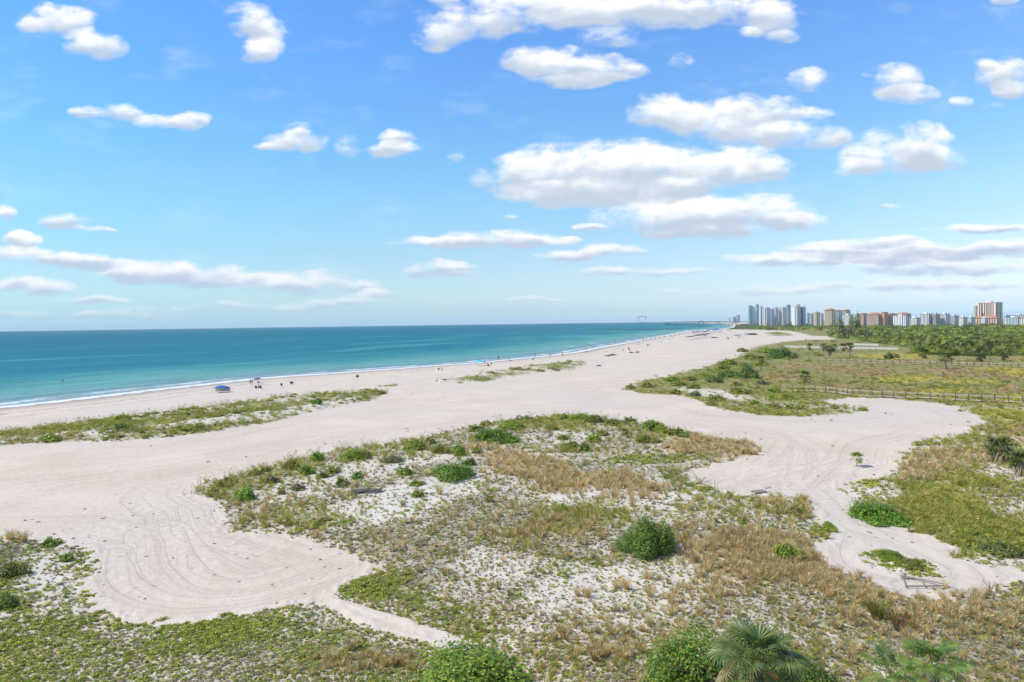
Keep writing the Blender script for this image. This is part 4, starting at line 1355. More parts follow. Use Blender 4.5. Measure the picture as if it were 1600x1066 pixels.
def near_palm(x, y, htop, scale, label, seed, lean=.3, greens=(.085, .125, .030), full=1.0):
    r = random.Random(seed)
    z = float(ground_z(x, y)[0])
    t = thing('fan_palm', label, 'palm', (x, y, z), r.random() * 6.28)
    tr = put('trunk', trunk_mesh(htop, .16, .15, lean), M_TRUNK, t)
    a = r.random() * 6.28
    for lv_, cnt in ((0, 4), (1, 8), (2, 10), (3, 8), (4, 6)):
        for k in range(max(int(cnt * full), 1)):
            a += 2.39996 + r.uniform(-.25, .25)
            f = put('frond', FRONDS[(lv_, r.randrange(2))], None, t)
            f.location = (lean, 0, htop + .12 * (2 - lv_) * .5)
            f.rotation_euler = (r.uniform(-.2, .2), r.uniform(-.15, .15), a)
            s = scale * r.uniform(.85, 1.12)
            f.scale = (s, s, s)
            j = r.uniform(.8, 1.2)
            c = greens if lv_ < 3 or (lv_ == 3 and r.random() > .2) else (.33, .26, .13)
            f.color = (c[0] * j, c[1] * j, c[2] * j, 1)
    return t


def palm_at(px, py, D, scale, label, seed, lean=.2, greens=(.085, .125, .030), full=1.0):
    """a near palm whose crown centre is seen at px,py from D metres"""
    a, b = (px - CX) / F, (CY - py) / F
    d = Vector(Fv + Rv * a + Uv * b).normalized() * D
    near_palm(d.x, d.y, H + d.z, scale, label, seed, lean, greens, full)


palm_at(1190, 1056, 25.5, .86, 'big fan palm with blue green crown at the bottom edge beside dark bushes', 11, .1, (.13, .185, .048))
palm_at(1462, 1054, 24.0, .60, 'young fan palm with bright green upright fans at the lower right', 12, .05, (.14, .22, .040), .6)
palm_at(1392, 1070, 23.0, .56, 'small fan palm half out of the picture left of the young palm', 13, .05, (.15, .22, .042), .45)


def small_palm_mesh(seed, n=20, rad=.55, quads=9):
    """crown of a palm seen from afar: short stalks with coarse fans"""
    r = np.random.default_rng(seed)
    Vs, Qs, ls, o = [], [], [], 0
    for k in range(n):
        el = r.uniform(-.45, 1.35)
        a = k * 2.39996 + r.normal() * .2
        V, Q, lv = fan_leaf(seed * 50 + k, rad, quads, .5)
        ca, sa = math.cos(el - .45), math.sin(el - .45)
        ln = r.uniform(.55, .8)
        W = np.stack([V[:, 0] * ca - V[:, 2] * sa + ln * math.cos(el), V[:, 1], V[:, 0] * sa + V[:, 2] * ca + ln * math.sin(el)], 1)
        c, s = math.cos(a), math.sin(a)
        W = np.stack([W[:, 0] * c - W[:, 1] * s, W[:, 0] * s + W[:, 1] * c, W[:, 2]], 1)
        Vs.append(W)
        Qs.append(Q + o)
        ls.append(lv * .5 + .5 * r.random())
        o += len(W)
    me = leaf_mesh('crown', np.concatenate(Vs), np.concatenate(Qs), np.concatenate(ls))
    me.materials.append(M_FROND)
    return me


CROWNS = [small_palm_mesh(500 + v) for v in range(4)]
skv = MB()
for k in range(26):
    a = k * 2.4
    skv.beam((.1 * math.cos(a), .1 * math.sin(a), 0), (.42 * math.cos(a), .42 * math.sin(a), -.75 - .2 * (k % 3)), .07, .02)
SKIRT = skv.mesh('dry_skirt')
SKIRT.materials.append(M_DRY)
TRUNKS = [trunk_mesh(1.0, .05, .045), trunk_mesh(1.0, .055, .045, .08)]
for t_ in TRUNKS:
    t_.materials.append(M_TRUNK)
PC = (.10, .13, .032)


def far_palm(x, y, h, cr, label, group=None, skirt=True, c=PC, name='cabbage_palm', cat='palm', z=None):
    z = float(ground_z(x, y)[0]) if z is None else z
    t = thing(name, label, cat, (x, y, z), random.random() * 6.28, group)
    if h > .3:
        tr = put('trunk', random.choice(TRUNKS), None, t)
        tr.scale = (h * .9 if h < 3 else 3.2, h * .9 if h < 3 else 3.2, h)
    cw = put('crown', random.choice(CROWNS), None, t)
    cw.location = (0, 0, h)
    cw.scale = (cr, cr, cr)
    cw.rotation_euler = (0, 0, random.random() * 6.28)
    j = random.uniform(.8, 1.2)
    cw.color = (c[0] * j, c[1] * j, c[2] * j, 1)
    if skirt:
        sk = put('dry_skirt', SKIRT, None, t)
        sk.location = (0, 0, h)
        sk.scale = (cr, cr, min(cr, h / 1.05))
    return t


def field_palm(px, py, hpx, wpx, label, group=None, **k):
    x, y = at(px, py)
    x, y = float(x), float(y)
    d = math.hypot(x, y)
    cr = wpx / 2 / F * d / 1.15
    h = max(hpx / F * d - cr * 1.0, .2)
    return far_palm(x, y, h, cr, label, group, **k)


field_palm(1189, 579, 21, 15, 'lone dark palm with a dry skirt at the seaward side of the field')
field_palm(1258, 602, 20, 19, 'palm with drooping brown skirt beside the start of the near boardwalk')
field_palm(1265, 549, 11, 11, 'small palm in front of the pale wall at its left end')
field_palm(1296, 562, 21, 17, 'taller palm at the left end of the far boardwalk')
field_palm(1287, 551, 13, 12, 'left palm of the pair just beyond the pale wall')
field_palm(1303, 551, 12, 12, 'right palm of the pair just beyond the pale wall')
field_palm(1328, 562, 24, 14, 'tall palm rising beside the end of the far boardwalk')
field_palm(1318, 550, 12, 14, 'bushy palm between the pale wall and the tall palm')
field_palm(1478, 577, 20, 19, 'round topped palm standing right at the far boardwalk', skirt=False)
field_palm(1530, 566, 17, 20, 'spreading palm in front of the wood beyond the far boardwalk')
field_palm(1546, 564, 24, 12, 'tall thin palm right of the spreading palm')
field_palm(1568, 565, 13, 14, 'small palm nearest the right end of the far boardwalk')
field_palm(1444, 561, 14, 19, 'palm at the corner of the wood by the yellow meadow')
field_palm(1339, 729, 21, 22, 'small young palm standing on the bare graded sand', skirt=False, c=(0.247, 0.304, 0.067))
field_palm(977, 687, 14, 14, 'small palmetto on the crest of the middle dune', skirt=False)
field_palm(1070, 686, 12, 18, 'low palmetto at the edge of the brown grass tongue', skirt=False, c=(0.171, 0.266, 0.067))
field_palm(1564, 728, 38, 46, 'big round palmetto clump with a dark base at the right edge', c=(0.117, 0.137, 0.038), name='palmetto')
field_palm(1596, 746, 34, 40, 'palmetto clump cut off by the right edge of the picture', c=(0.130, 0.157, 0.038), name='palmetto')
field_palm(1560, 722, 26, 40, 'lower palmetto crowded against the big round clump', c=(0.117, 0.137, 0.038), name='palmetto')
shrub(1389, 562, 15, 11, 'small', (0.142, 0.162, 0.057), 'round dark bush on the yellow meadow', 'field_bush', stems=False)
shrub(1401, 560, 9, 7, 'small', (0.209, 0.209, 0.067), 'small bush right of the round one on the yellow meadow', 'field_bush', stems=False)

# ------------------------------------------------------------------ the wood on the right
M_TREE = M_LEAF
TREES = []
for v in range(4):
    me = shrub_mesh('crown', 700 + v, 620, .085, 1.0, 8)
    me.vertices.foreach_get('co', (co := np.empty(len(me.vertices) * 3, np.float32)))
    me.materials.append(M_TREE)
    TREES.append(me)


def tree(x, y, h, w, c, label, group=None, name='broadleaf_tree', cat='tree', z=None):
    z = float(ground_z(x, y)[0]) if z is None else z
    t = thing(name, label, cat, (x, y, z), random.random() * 6.28, group)
    tr = put('trunk', random.choice(TRUNKS), None, t)
    tr.scale = (w * .7, w * .7, h * .5)
    cw = put('crown', random.choice(TREES), None, t)
    cw.location = (0, 0, h * .22)
    cw.scale = (w, w, h * .80)
    j = random.uniform(.8, 1.2)
    cw.color = (c[0] * j, c[1] * j, c[2] * j, 1)
    return t


rw = random.Random(9)
wood_px = []
while len(wood_px) < 230:
    px = rw.uniform(1296, 1640)
    py = 512 + 46 * rw.random() ** .6
    x, y = at(px, py)
    if seg_d2(np.array([float(x)]), np.array([float(y)]), W_WOOD)[1][0] and float(y) < 900:
        wood_px.append((py, float(x), float(y)))
wood_px.sort()
for k, (py, x, y) in enumerate(wood_px):
    if rw.random() < .55:
        far_palm(x, y, rw.uniform(4.0, 7.5), rw.uniform(1.8, 2.8), 'cabbage palm standing in the dense wood behind the meadow', 'cabbage palms in the wood', c=rw.choice(((0.275, 0.325, 0.075), (0.325, 0.375, 0.094), (0.225, 0.275, 0.069))), z=0)
    else:
        tree(x, y, rw.uniform(3.5, 6.5), rw.uniform(3.2, 6.0), rw.choice(((0.163, 0.237, 0.045), (0.250, 0.325, 0.062), (0.200, 0.275, 0.053), (0.275, 0.312, 0.088))), 'round leafy tree in the dense wood behind the meadow', 'leafy trees in the wood', z=0)
for px, py, h, w, lab in ((1312, 529, 20, 8.0, 'tall feathery grey green pine left of its taller twin'), (1339, 527, 23, 8.5, 'tallest feathery grey green pine at the left end of the wood'), (1326, 528, 13, 8.0, 'shorter feathery pine between the two tall ones'), (1352, 528, 8.0, 9.0, 'low dark thicket at the foot of the tall pine')):
    x, y = at(px, py)
    tree(float(x), float(y), h * 1.15, w, (.20, .22, .12), lab, None, 'feathery_pine', z=0)
# the wood beyond, one mass
r3 = np.random.default_rng(33)
nw = 5200
wpx = r3.uniform(1180, 2500, nw)
wpy = hor(wpx) + 6.3 + 52 * r3.random(nw) ** 1.5
wx, wy = at(wpx, wpy)
wd3, wi3 = seg_d2(wx, wy, W_WOOD)
dd = np.hypot(wx, wy)
back = (wpx > 1150) & (dd > 1150) & (dd < 2900) & (veg_sd(wx, wy)[1] >= 0)
keep = wi3 | back
wx, wy, dd = wx[keep], wy[keep], dd[keep]
sw_ = r3.uniform(1.8, 4.2, len(wx)) * np.clip(dd / 600, .8, 2.2)
hw_ = r3.uniform(2.6, 5.5, len(wx)) * np.clip(dd / 900, .85, 1.4)
scatter('wood', SRC['crown'], np.stack([wx, wy, np.full(len(wx), -.2)], 1), np.stack([sw_, sw_, hw_], 1), tints(len(wx), (0.150, 0.219, 0.045), (0.338, 0.388, 0.094), r3, .38), 'dense green wood stretching back to the far buildings')
# scrub under the near trees
nu = 2600
ux = r3.uniform(1290, 1700, nu)
uy = 524 + 40 * r3.random(nu)
ux, uy = at(ux, uy)
iu = seg_d2(ux, uy, W_WOOD)[1]
ux, uy = ux[iu], uy[iu]
su = r3.uniform(1.2, 2.8, len(ux))
scatter('undergrowth', SRC['bush'], np.stack([ux, uy, np.zeros(len(ux))], 1), S3(su, .75), tints(len(ux), (0.171, 0.247, 0.057), (.21, .235, .065), r3, .2), 'low dark scrub under the trees of the wood')

#==PART3==
# ------------------------------------------------------------------ boardwalks in the meadow
M_WOOD = plain('weathered boards', (.52, .45, .34), .9, .25, 4)
M_DARKWOOD = plain('dark weathered posts', (.15, .125, .10), .9, .25, 5)
M_PALEWALL = plain('pale wall', (.55, .53, .49), .9, .12, .5)


def walk_line(px, z=0.0):
    x, y = at([p[0] for p in px], [p[1] for p in px], z)
    return np.stack([x, y], 1)


def along(P, step):
    seg = np.hypot(*np.diff(P, axis=0).T)
    cum = np.concatenate([[0], np.cumsum(seg)])
    n = max(int(round(cum[-1] / step)), 1)
    s = np.linspace(0, cum[-1], n + 1)
    return np.stack([np.interp(s, cum, P[:, 0]), np.interp(s, cum, P[:, 1])], 1)


def boardwalk(label, px, width, postpx, rail_h, deck_h, rails=(1.0,), name='boardwalk', group=None):
    """deck on joists, a post every bay on both sides, rails between them"""
    P = walk_line(px)
    o = P[0]
    t = thing(name, label, 'boardwalk', (o[0], o[1], 0))
    if postpx is not None:
        q = walk_line(postpx)
        Q = q
    else:
        Q = along(P, 2.4)
    Q = Q - o
    d = np.gradient(Q, axis=0)
    d /= np.hypot(d[:, 0], d[:, 1])[:, None]
    N = np.stack([-d[:, 1], d[:, 0]], 1)
    N *= np.sign(N[:, 1:2])
    far_ = Q + N * width
    # deck boards
    base_z = [float(ground_z(*(p + o))[0]) for p in Q]
    dk = MB()
    for k in range(len(Q) - 1):
        a, b, c, e = Q[k], Q[k + 1], far_[k + 1], far_[k]
        z = deck_h + base_z[k] * .5
        dk.face_set([(a[0], a[1], z), (b[0], b[1], z), (c[0], c[1], z), (e[0], e[1], z), (a[0], a[1], z - .06), (b[0], b[1], z - .06), (c[0], c[1], z - .06), (e[0], e[1], z - .06)],
                    [(0, 1, 2, 3), (7, 6, 5, 4), (0, 4, 5, 1), (2, 6, 7, 3), (1, 5, 6, 2), (3, 7, 4, 0)])
    dk.obj('deck', M_WOOD, t)
    jo = MB()
    for side in (Q, far_):
        for k in range(len(Q) - 1):
            jo.beam((*side[k], deck_h - .18), (*side[k + 1], deck_h - .18), .08, .22)
    jo.obj('joist', M_DARKWOOD, t)
    pm = MB()
    pm.box(-.08, -.08, -.3, .08, .08, deck_h + rail_h + .08)
    pme = pm.mesh('post')
    pme.materials.append(M_DARKWOOD)
    for side in (Q, far_):
        for k, p in enumerate(side):
            po = put('post', pme, None, t)
            po.location = (p[0], p[1], base_z[k])
            po.rotation_euler = (0, 0, math.atan2(d[k][1], d[k][0]))
    for side in (Q, far_):
        for f in rails:
            rl = MB()
            for k in range(len(Q) - 1):
                rl.beam((*side[k], deck_h + rail_h * f), (*side[k + 1], deck_h + rail_h * f), .05 if f < 1 else .16, .14 if f < 1 else .09)
            rl.obj('rail', M_WOOD, t)
    return t


near_posts = [(1219, 613.0), (1238, 613.4), (1256, 613.8), (1273, 614.2), (1290, 614.8), (1307, 617), (1324, 619.4), (1342, 620.4), (1360, 621.6), (1378, 622.4), (1396, 623.2), (1415, 624), (1434, 624.8), (1453, 625.6), (1473, 626.6), (1493, 627.8), (1513, 629), (1534, 629.8), (1555, 630.6), (1576, 631.4), (1598, 632.4), (1621, 633.4), (1645, 634.5), (1670, 635.6)]
boardwalk('near boardwalk with widely spaced posts crossing the meadow behind the sand loop', near_posts, 1.8, near_posts, 1.05, .35)
far_posts = [(1278 + 11.6 * k, 566.5 + (9.0 * k / 28)) for k in range(32)]
boardwalk('far boardwalk running across the meadow in front of the wood', far_posts, 1.8, far_posts, 1.05, .35)


def low_wall(label, px, h):
    P = walk_line(px)
    o = P[0]
    t = thing('sea_wall', label, 'wall', (o[0], o[1], 0))
    Q = along(P, 6.0) - o
    for k in range(len(Q) - 1):
        w = MB()
        w.beam((*Q[k], h / 2), (*(Q[k] + (Q[k + 1] - Q[k]) * .985), h / 2), .25, h)
        w.obj('wall_panel', M_PALEWALL, t)
    c = MB()
    for k in range(len(Q) - 1):
        c.beam((*Q[k], h + .06), (*Q[k + 1], h + .06), .4, .12)
    c.obj('coping', M_PALEWALL, t)
    return t


low_wall('long low pale wall between the field palms and the wood', [(1226, 543.5), (1300, 545), (1404, 547.2)], 1.45)
low_wall('shorter pale wall set behind the long one', [(1334, 539.5), (1373, 540.5)], 1.2)

# ------------------------------------------------------------------ debris on the sand
M_TIMBER = plain('grey timber', (.30, .265, .235), .9, .3, 6)
M_DRIFT = plain('driftwood', (.17, .15, .14), .95, .3, 7)


def gpt(px, py, dz=0.0):
    x, y = at(px, py)
    return Vector((float(x), float(y), float(ground_z(float(x), float(y))[0]) + dz))


o = gpt(1440, 912)
t = thing('timber_frame', 'collapsed grey timber frame lying on the sand track', 'timber frame', o)
for a, b, w in (((1408, 901), (1474, 917), .10), ((1414, 919), (1482, 920), .10), ((1438, 907), (1446, 919), .07), ((1408, 906), (1428, 906), .09), ((1409, 900), (1416, 919), .07)):
    mb = MB()
    mb.beam(gpt(*a, .10 + w * .4) - o, gpt(*b, .08 + w * .4) - o, w, w * .8)
    mb.obj('beam', M_TIMBER, t)
for p_ in ((1413.5, 902.5),):
    mb = MB()
    q = gpt(*p_) - o
    mb.beam(q + Vector((0, 0, -.1)), q + Vector((.03, 0, .32)), .09)
    mb.obj('post', M_TIMBER, t)
o = gpt(1186, 771)
t = thing('pallet', 'grey wooden pallet lying at the edge of the sand loop', 'pallet', o, .25)
t.scale = (.75, .75, .75)
for k in range(6):
    mb = MB()
    mb.box(-.95, -.55 + k * .2, .22, .95, -.40 + k * .2, .26)
    mb.obj('slat', M_TIMBER, t)
for k in (-.9, 0, .82):
    mb = MB()
    mb.box(k, -.55, .02, k + .08, .62, .217)
    mb.obj('bearer', M_TIMBER, t)
o = gpt(1200, 763)
t = thing('plank', 'loose dark plank beside the wooden pallet', 'plank', o, .5)
mb = MB()
mb.box(-.4, -.06, .01, .4, .06, .06)
mb.obj('board', M_TIMBER, t)
o = gpt(575, 775)
t = thing('driftwood', 'dark heap of driftwood on the white sand mound', 'driftwood', o)
rd = random.Random(3)
for k in range(16):
    mb = MB()
    a = rd.uniform(-.5, .9)
    cx, cy = rd.uniform(-1.0, 1.0), rd.uniform(-.3, .3)
    L = rd.uniform(.5, 1.1)
    zz = rd.uniform(.05, .42) * (1 - abs(cx) * .6)
    mb.tube([(cx - L * math.cos(a), cy - L * .4 * math.sin(a), zz), (cx, cy, zz + rd.uniform(.0, .15)), (cx + L * math.cos(a), cy + L * .4 * math.sin(a), max(zz - .1, .03))], [.05, .09, .03], 6)
    mb.obj('branch', M_DRIFT, t)
# scraps of weed and wood on the bare sand
r5 = np.random.default_rng(77)
n = 900
bx = r5.uniform(-40, 1700, n)
by = 560 + 420 * r5.random(n)
x_, y_ = at(bx, by)
s_, w_ = veg_sd(x_, y_)
k_ = (w_ < 0) & (s_ > .3) & (s_ < 9) & (sea_sd(x_, y_) < -25) & (fbm(x_ * .1, y_ * .1, 5) > .47)
x_, y_ = x_[k_], y_[k_]
zz = ground_z(x_, y_)
scl = r5.uniform(.35, .9, len(x_)) * np.clip(np.hypot(x_, y_) / 70, .6, 2)
scatter('weed_scraps', SRC['creep'], np.stack([x_, y_, zz - .02], 1), S3(scl, .6), tints(len(x_), (.10, .085, .06), (.19, .16, .10), r5), 'scraps of dark weed and wood strewn over the bare sand')

# ------------------------------------------------------------------ the skyline
M_GLASS, T_, b_ = mat('building glass', .25, .5)
b_.inputs['Base Color'].default_value = (.055, .075, .105, 1)
WALLM = {}


def wall_mat(c):
    if c not in WALLM:
        WALLM[c] = plain('painted wall', tuple(min(q * 1.5, .9) for q in c), .85, .06, .15)
    return WALLM[c]


TILE = plain('orange roof tiles', (.42, .22, .13), .85, .2, .4)
GREYROOF = plain('flat grey roof', (.42, .43, .44), .9, .1, .3)
SLABM = plain('balcony slabs', (.60, .59, .57), .85, .06, .2)


def building(label, px0, px1, ytop, D, wall, bays, depth=24, rot=0.0, roof='flat', name='apartment_tower', glass=None, pier=.9, slab=None, floor_h=3.1, roofc=None, side_bays=2, cat='building', base=0.0):
    """slab or tower: wall body, recessed glazed bays with a balcony slab per floor, roof"""
    pc = (px0 + px1) / 2
    x, y = atD(pc, D)
    rot = rot - .50
    depth = min(depth, (px1 - px0) / F * D * 1.2)
    W = ((px1 - px0) / F * D - depth * abs(math.sin(rot))) / math.cos(rot)
    W = max(W, 5.0)
    Ht = H + (hor(pc) - ytop) / F * D - base
    rz = -math.atan2(x, y) + rot
    t = thing(name, label, cat, (x, y, base), rz)
    wm, sm, gm_ = wall_mat(wall), slab or SLABM, glass or M_GLASS
    hw = W / 2
    rec = 1.3
    body = MB()
    body.box(-hw, rec, -2, hw, depth, Ht)
    # piers between the bays stand forward of the glazing
    edges = [-1.0] + [e for b in bays for e in b] + [1.0]
    for k in range(0, len(edges), 2):
        a, b = edges[k] * hw, edges[k + 1] * hw
        if b - a > .15:
            body.box(a, 0.0, -2, b, rec - .004, Ht)
    body.obj('wall', wm, t)
    nf = max(int(Ht / floor_h), 2)
    fh = Ht / nf
    for a, b in bays:
        mb = MB()
        mb.box(a * hw + .05, rec - .06, .5, b * hw - .05, rec - .02, Ht - .8)
        w = mb.obj('window', gm_, t)
        sb = MB()
        for f in range(1, nf):
            sb.box(a * hw + .02, .25, f * fh - .12, b * hw - .02, rec - .07, f * fh + .22)
        sb.box(a * hw + .02, .25, Ht - .75, b * hw - .02, rec - .07, Ht - .002)
        bo = sb.obj('balcony', sm, t)
        bo['kind'] = 'stuff'
    for s in range(side_bays if W > 0 else 0):
        y0 = rec + 1.5 + (depth - rec - 2) * s / side_bays
        y1 = y0 + (depth - rec - 2) / side_bays * .6
        mb = MB()
        for f in range(nf):
            mb.box(-hw - .06, y0, f * fh + .9, -hw + .05, y1, f * fh + fh - .5)
            mb.box(hw - .05, y0, f * fh + .9, hw + .06, y1, f * fh + fh - .5)
        wo = mb.obj('side_window', gm_, t)
        wo['kind'] = 'stuff'
    rf = MB()
    if roof == 'flat':
        rf.box(-hw - .3, -.3, Ht + .003, hw + .3, depth + .3, Ht + .9)
        rf.obj('roof', roofc or GREYROOF, t)
        ph = MB()
        ph.box(-hw * .35, depth * .3, Ht + .903, hw * .25, depth * .7, Ht + 4.0)
        ph.obj('plant_room', wm, t)
    elif roof == 'hip':
        e, hh = 1.2, min(hw * .55, 5.5)
        rl = max(hw - depth * .5, hw * .3)
        ym = depth / 2
        rf.face_set([(-hw - e, -e, Ht + .003), (hw + e, -e, Ht + .003), (hw + e, depth + e, Ht + .003), (-hw - e, depth + e, Ht + .003), (-rl, ym, Ht + hh), (rl, ym, Ht + hh)],
                    [(0, 1, 5, 4), (1, 2, 5), (2, 3, 4, 5), (3, 0, 4), (3, 2, 1, 0)])
        rf.obj('roof', roofc or TILE, t)
    return t


def even(n, fill=.62, a=-.95, b=.95):
    w = (b - a) / n
    return [(a + w * (k + .5 - fill / 2), a + w * (k + .5 + fill / 2)) for k in range(n)]


TEAL, PALE, GREYW, WHITE, TANW = (.36, .47, .50), (.60, .60, .60), (.50, .50, .52), (.68, .67, .65), (.62, .52, .40)
PINKW, ORANGE, CREAM, BLUEG = (.66, .44, .36), (.60, .33, .20), (.68, .63, .52), (.38, .45, .52)
building('far blue grey block at the seaward end of the skyline', 1138.5, 1140.5, 496.5, 4500, BLUEG, even(2), 40, side_bays=1)
building('far blue grey stepped tower beside the smallest distant block', 1149, 1155, 492.6, 4500, BLUEG, even(3), 60, side_bays=1)
building('lower wing of the far blue grey stepped tower', 1143, 1148.6, 495.4, 4500, BLUEG, even(3), 60, side_bays=1)
building('teal glass tower at the seaward end of the condominium row', 1168, 1174.6, 478.5, 2600, TEAL, even(4, .75), 30)
building('pale teal slim tower second from the seaward end', 1175.2, 1178.6, 480.5, 2650, TEAL, even(2, .6), 30)
building('tallest pale blue slim tower near the seaward end', 1179, 1184.4, 476.2, 2600, (.46, .53, .58), even(3, .5), 30)
building('narrow pale tower left of the grey slab row', 1185, 1190, 479.6, 2100, PALE, even(2, .35), 24)
building('first grey slab of the row with dark balcony strips', 1189.6, 1201, 481.2, 2000, PALE, [(-.62, -.28), (.08, .50), (.70, .92)], 24, .10)
building('second slab of the row set back with a bluish front', 1201.4, 1208, 483.4, 2040, (.46, .49, .55), even(2, .7), 24, .05)
building('third slab of the row with two dark strips', 1208.4, 1214.6, 481.2, 2000, GREYW, [(-.55, -.1), (.3, .8)], 24, .08)
building('fourth slab of the row with a dark right end', 1214.9, 1227, 481.0, 2000, PALE, [(-.80, -.62), (-.30, .0), (.22, .46), (.68, .97)], 24, .10)
building('bluish tower rising behind the grey slab row', 1227.2, 1233.4, 477.0, 2650, BLUEG, even(4, .6), 28)
t = building('white tower with a blank left wall and a stepped roof', 1235, 1248.6, 479.2, 1950, WHITE, [(.10, .34), (.46, .62), (.80, .97)], 26, .12)
mb = MB()
mb.box(-4, 6, 63.5, 6, 14, 68)
building('dark blue right wing of the white tower', 1248.9, 1257, 480.4, 1962, (.40, .46, .55), [(-.7, -.05), (.15, .85)], 22, .12)
building('rooftop crown block behind the white tower', 1242.6, 1249, 476.2, 1985, (.62, .50, .48), even(2, .5), 12, .12, side_bays=0)
building('small pale teal block right of the white tower', 1258, 1263.4, 489.8, 2350, (.48, .58, .60), even(3, .5), 20)
building('grey block between the small teal one and the tan resort', 1263.8, 1269.6, 490.8, 2300, GREYW, even(3, .6), 20)
building('tan resort wing with a flat top', 1268.6, 1278.4, 488.8, 1820, TANW, even(5, .6), 22)
building('lower tan resort wing next to the tiled block', 1278.8, 1285, 490.6, 1840, WHITE, even(3, .5), 22)
building('tan resort block under an orange tiled roof', 1285.4, 1302, 484.8, 1800, (.64, .50, .34), even(6, .6), 24, roof='hip')
building('glass fronted block between the two tiled roofs', 1302.4, 1313, 485.4, 1880, (.52, .58, .60), even(3, .8), 24, roof='hip')
building('second tan block under an orange tiled roof', 1313.4, 1325, 485.0, 1900, (.60, .46, .36), even(4, .6), 24, roof='hip')
building('white low block beneath the second tiled roof', 1315, 1329, 492.4, 1760, WHITE, even(5, .5), 16)
building('cream block behind the feathery pines', 1329.4, 1342, 491.2, 1850, CREAM, even(5, .55), 20)
building('orange roofed resort wing right of the pines', 1342.4, 1352, 490.2, 1750, (.60, .40, .30), even(4, .6), 22, roof='hip')
building('long resort wing with dark bays under orange tiles', 1352.4, 1374.4, 491.6, 1700, (.58, .42, .33), even(9, .62), 22, roof='hip')
building('orange tower of the tiled resort', 1375, 1384.4, 488.4, 1690, ORANGE, even(3, .45), 18, roof='hip')
building('right resort wing under orange tiles', 1384.8, 1396, 490.6, 1700, (.56, .38, .30), even(5, .62), 22, roof='hip')
building('end pavilion of the tiled resort behind the white block', 1396.4, 1419, 491.0, 1740, (.60, .36, .26), even(8, .6), 20, roof='hip')
building('white block with a tall middle in front of the resort', 1394, 1417, 493.6, 1500, WHITE, even(7, .4), 18)
building('white stair tower of the white block', 1405.6, 1409.6, 490.4, 1495, WHITE, even(1, .3), 6, side_bays=1)
building('low cream block right of the white block', 1418, 1434, 497.2, 1520, CREAM, even(6, .5), 16)
building('pale block with blue windows left of the brown one', 1435, 1453, 491.0, 1600, WHITE, even(6, .6), 20)
building('brown grey block among the white ones', 1453.4, 1465, 491.6, 1590, (.42, .38, .35), even(5, .6), 20)
building('white flat topped block right of the brown one', 1465.4, 1480, 491.2, 1600, WHITE, even(5, .55), 20)
building('low grey block with a dark roof', 1480.6, 1494, 494.0, 1620, GREYW, even(5, .6), 20)
building('cream block at the foot of the pink tower', 1496, 1507.6, 496.6, 1350, CREAM, even(4, .45), 16)
building('pale yellow block nearest the pink tower', 1508, 1520, 496.8, 1360, (.70, .66, .52), even(4, .5), 16)
t = building('pink and orange high tower standing alone on the right', 1525.6, 1557.6, 473.4, 1700, (.64, .47, .38), [(-.86, -.72), (-.62, -.42), (-.28, -.14), (-.04, .12), (.20, .34), (.42, .56), (.66, .78)], 28, -.05, slab=plain('orange balcony bands', (.60, .40, .31), .85, .08, .2))
building('lower cream wing on the left of the pink tower', 1520.6, 1525.2, 479.0, 1705, CREAM, even(2, .6), 20)
building('pink podium in front of the pink tower', 1522, 1556, 497.2, 1640, (.62, .36, .30), even(9, .5), 14, roof='hip')
building('white arched building before the podium', 1531, 1541, 497.8, 1500, WHITE, even(4, .5), 14)
building('grey low block right of the pink tower', 1566, 1574, 493.8, 1560, GREYW, even(3, .5), 18)
building('teal roofed low block at the right edge', 1570, 1591, 496.6, 1480, (.50, .58, .58), even(8, .6), 16)
building('tan roofed house at the right end of the skyline', 1592, 1606, 497.0, 1450, CREAM, even(4, .5), 14, roof='hip', name='house')
building('dark low block behind the right end of the skyline', 1576, 1602, 492.6, 1900, (.40, .42, .45), even(8, .5), 18)

# far coast, pier, rock jetty
M_COAST = plain('distant coast', (.12, .17, .16), .9, .15, .01)
mb = MB()
V_, F_ = [], []
for k in range(41):
    px = 1020 + 130 * k / 40
    x, y = atD(px, 9000)
    hh = 1.0 + 13 * math.sin(PI * k / 40) * (.6 + .4 * vnoise(k * .6, 2.0, 4))
    V_ += [(x, y, -2), (x, y + 40, hh), (x, y + 400, -2)]
for k in range(40):
    a = k * 3
    F_ += [(a, a + 3, a + 4, a + 1), (a + 1, a + 4, a + 5, a + 2)]
mb.face_set(V_, F_)
tag(mb.obj('far_coast_hills', M_COAST), kind='structure')
M_PIER = plain('pier timber', (.07, .075, .085), .9, .2, .3)
PD = 2450.0
x0, y0 = atD(1040, PD)
x1, y1 = atD(1152, PD)
t = thing('fishing_pier', 'long dark fishing pier with three roofed shelters reaching over the sea', 'pier', (x0, y0, 0))
L = x1 - x0
mb = MB()
mb.box(0, 0, 4.6, L, 5, 5.6)
mb.obj('deck', M_PIER, t)
mb = MB()
for k in range(int(L / 12)):
    for yy in (.4, 4.4):
        mb.box(k * 12, yy, -4, k * 12 + .6, yy + .5, 4.597)
pl = mb.obj('pile', M_PIER, t)
pl['kind'] = 'stuff'
mb = MB()
mb.box(0, .1, 6.6, L, .3, 6.9)
mb.obj('rail', M_PIER, t)
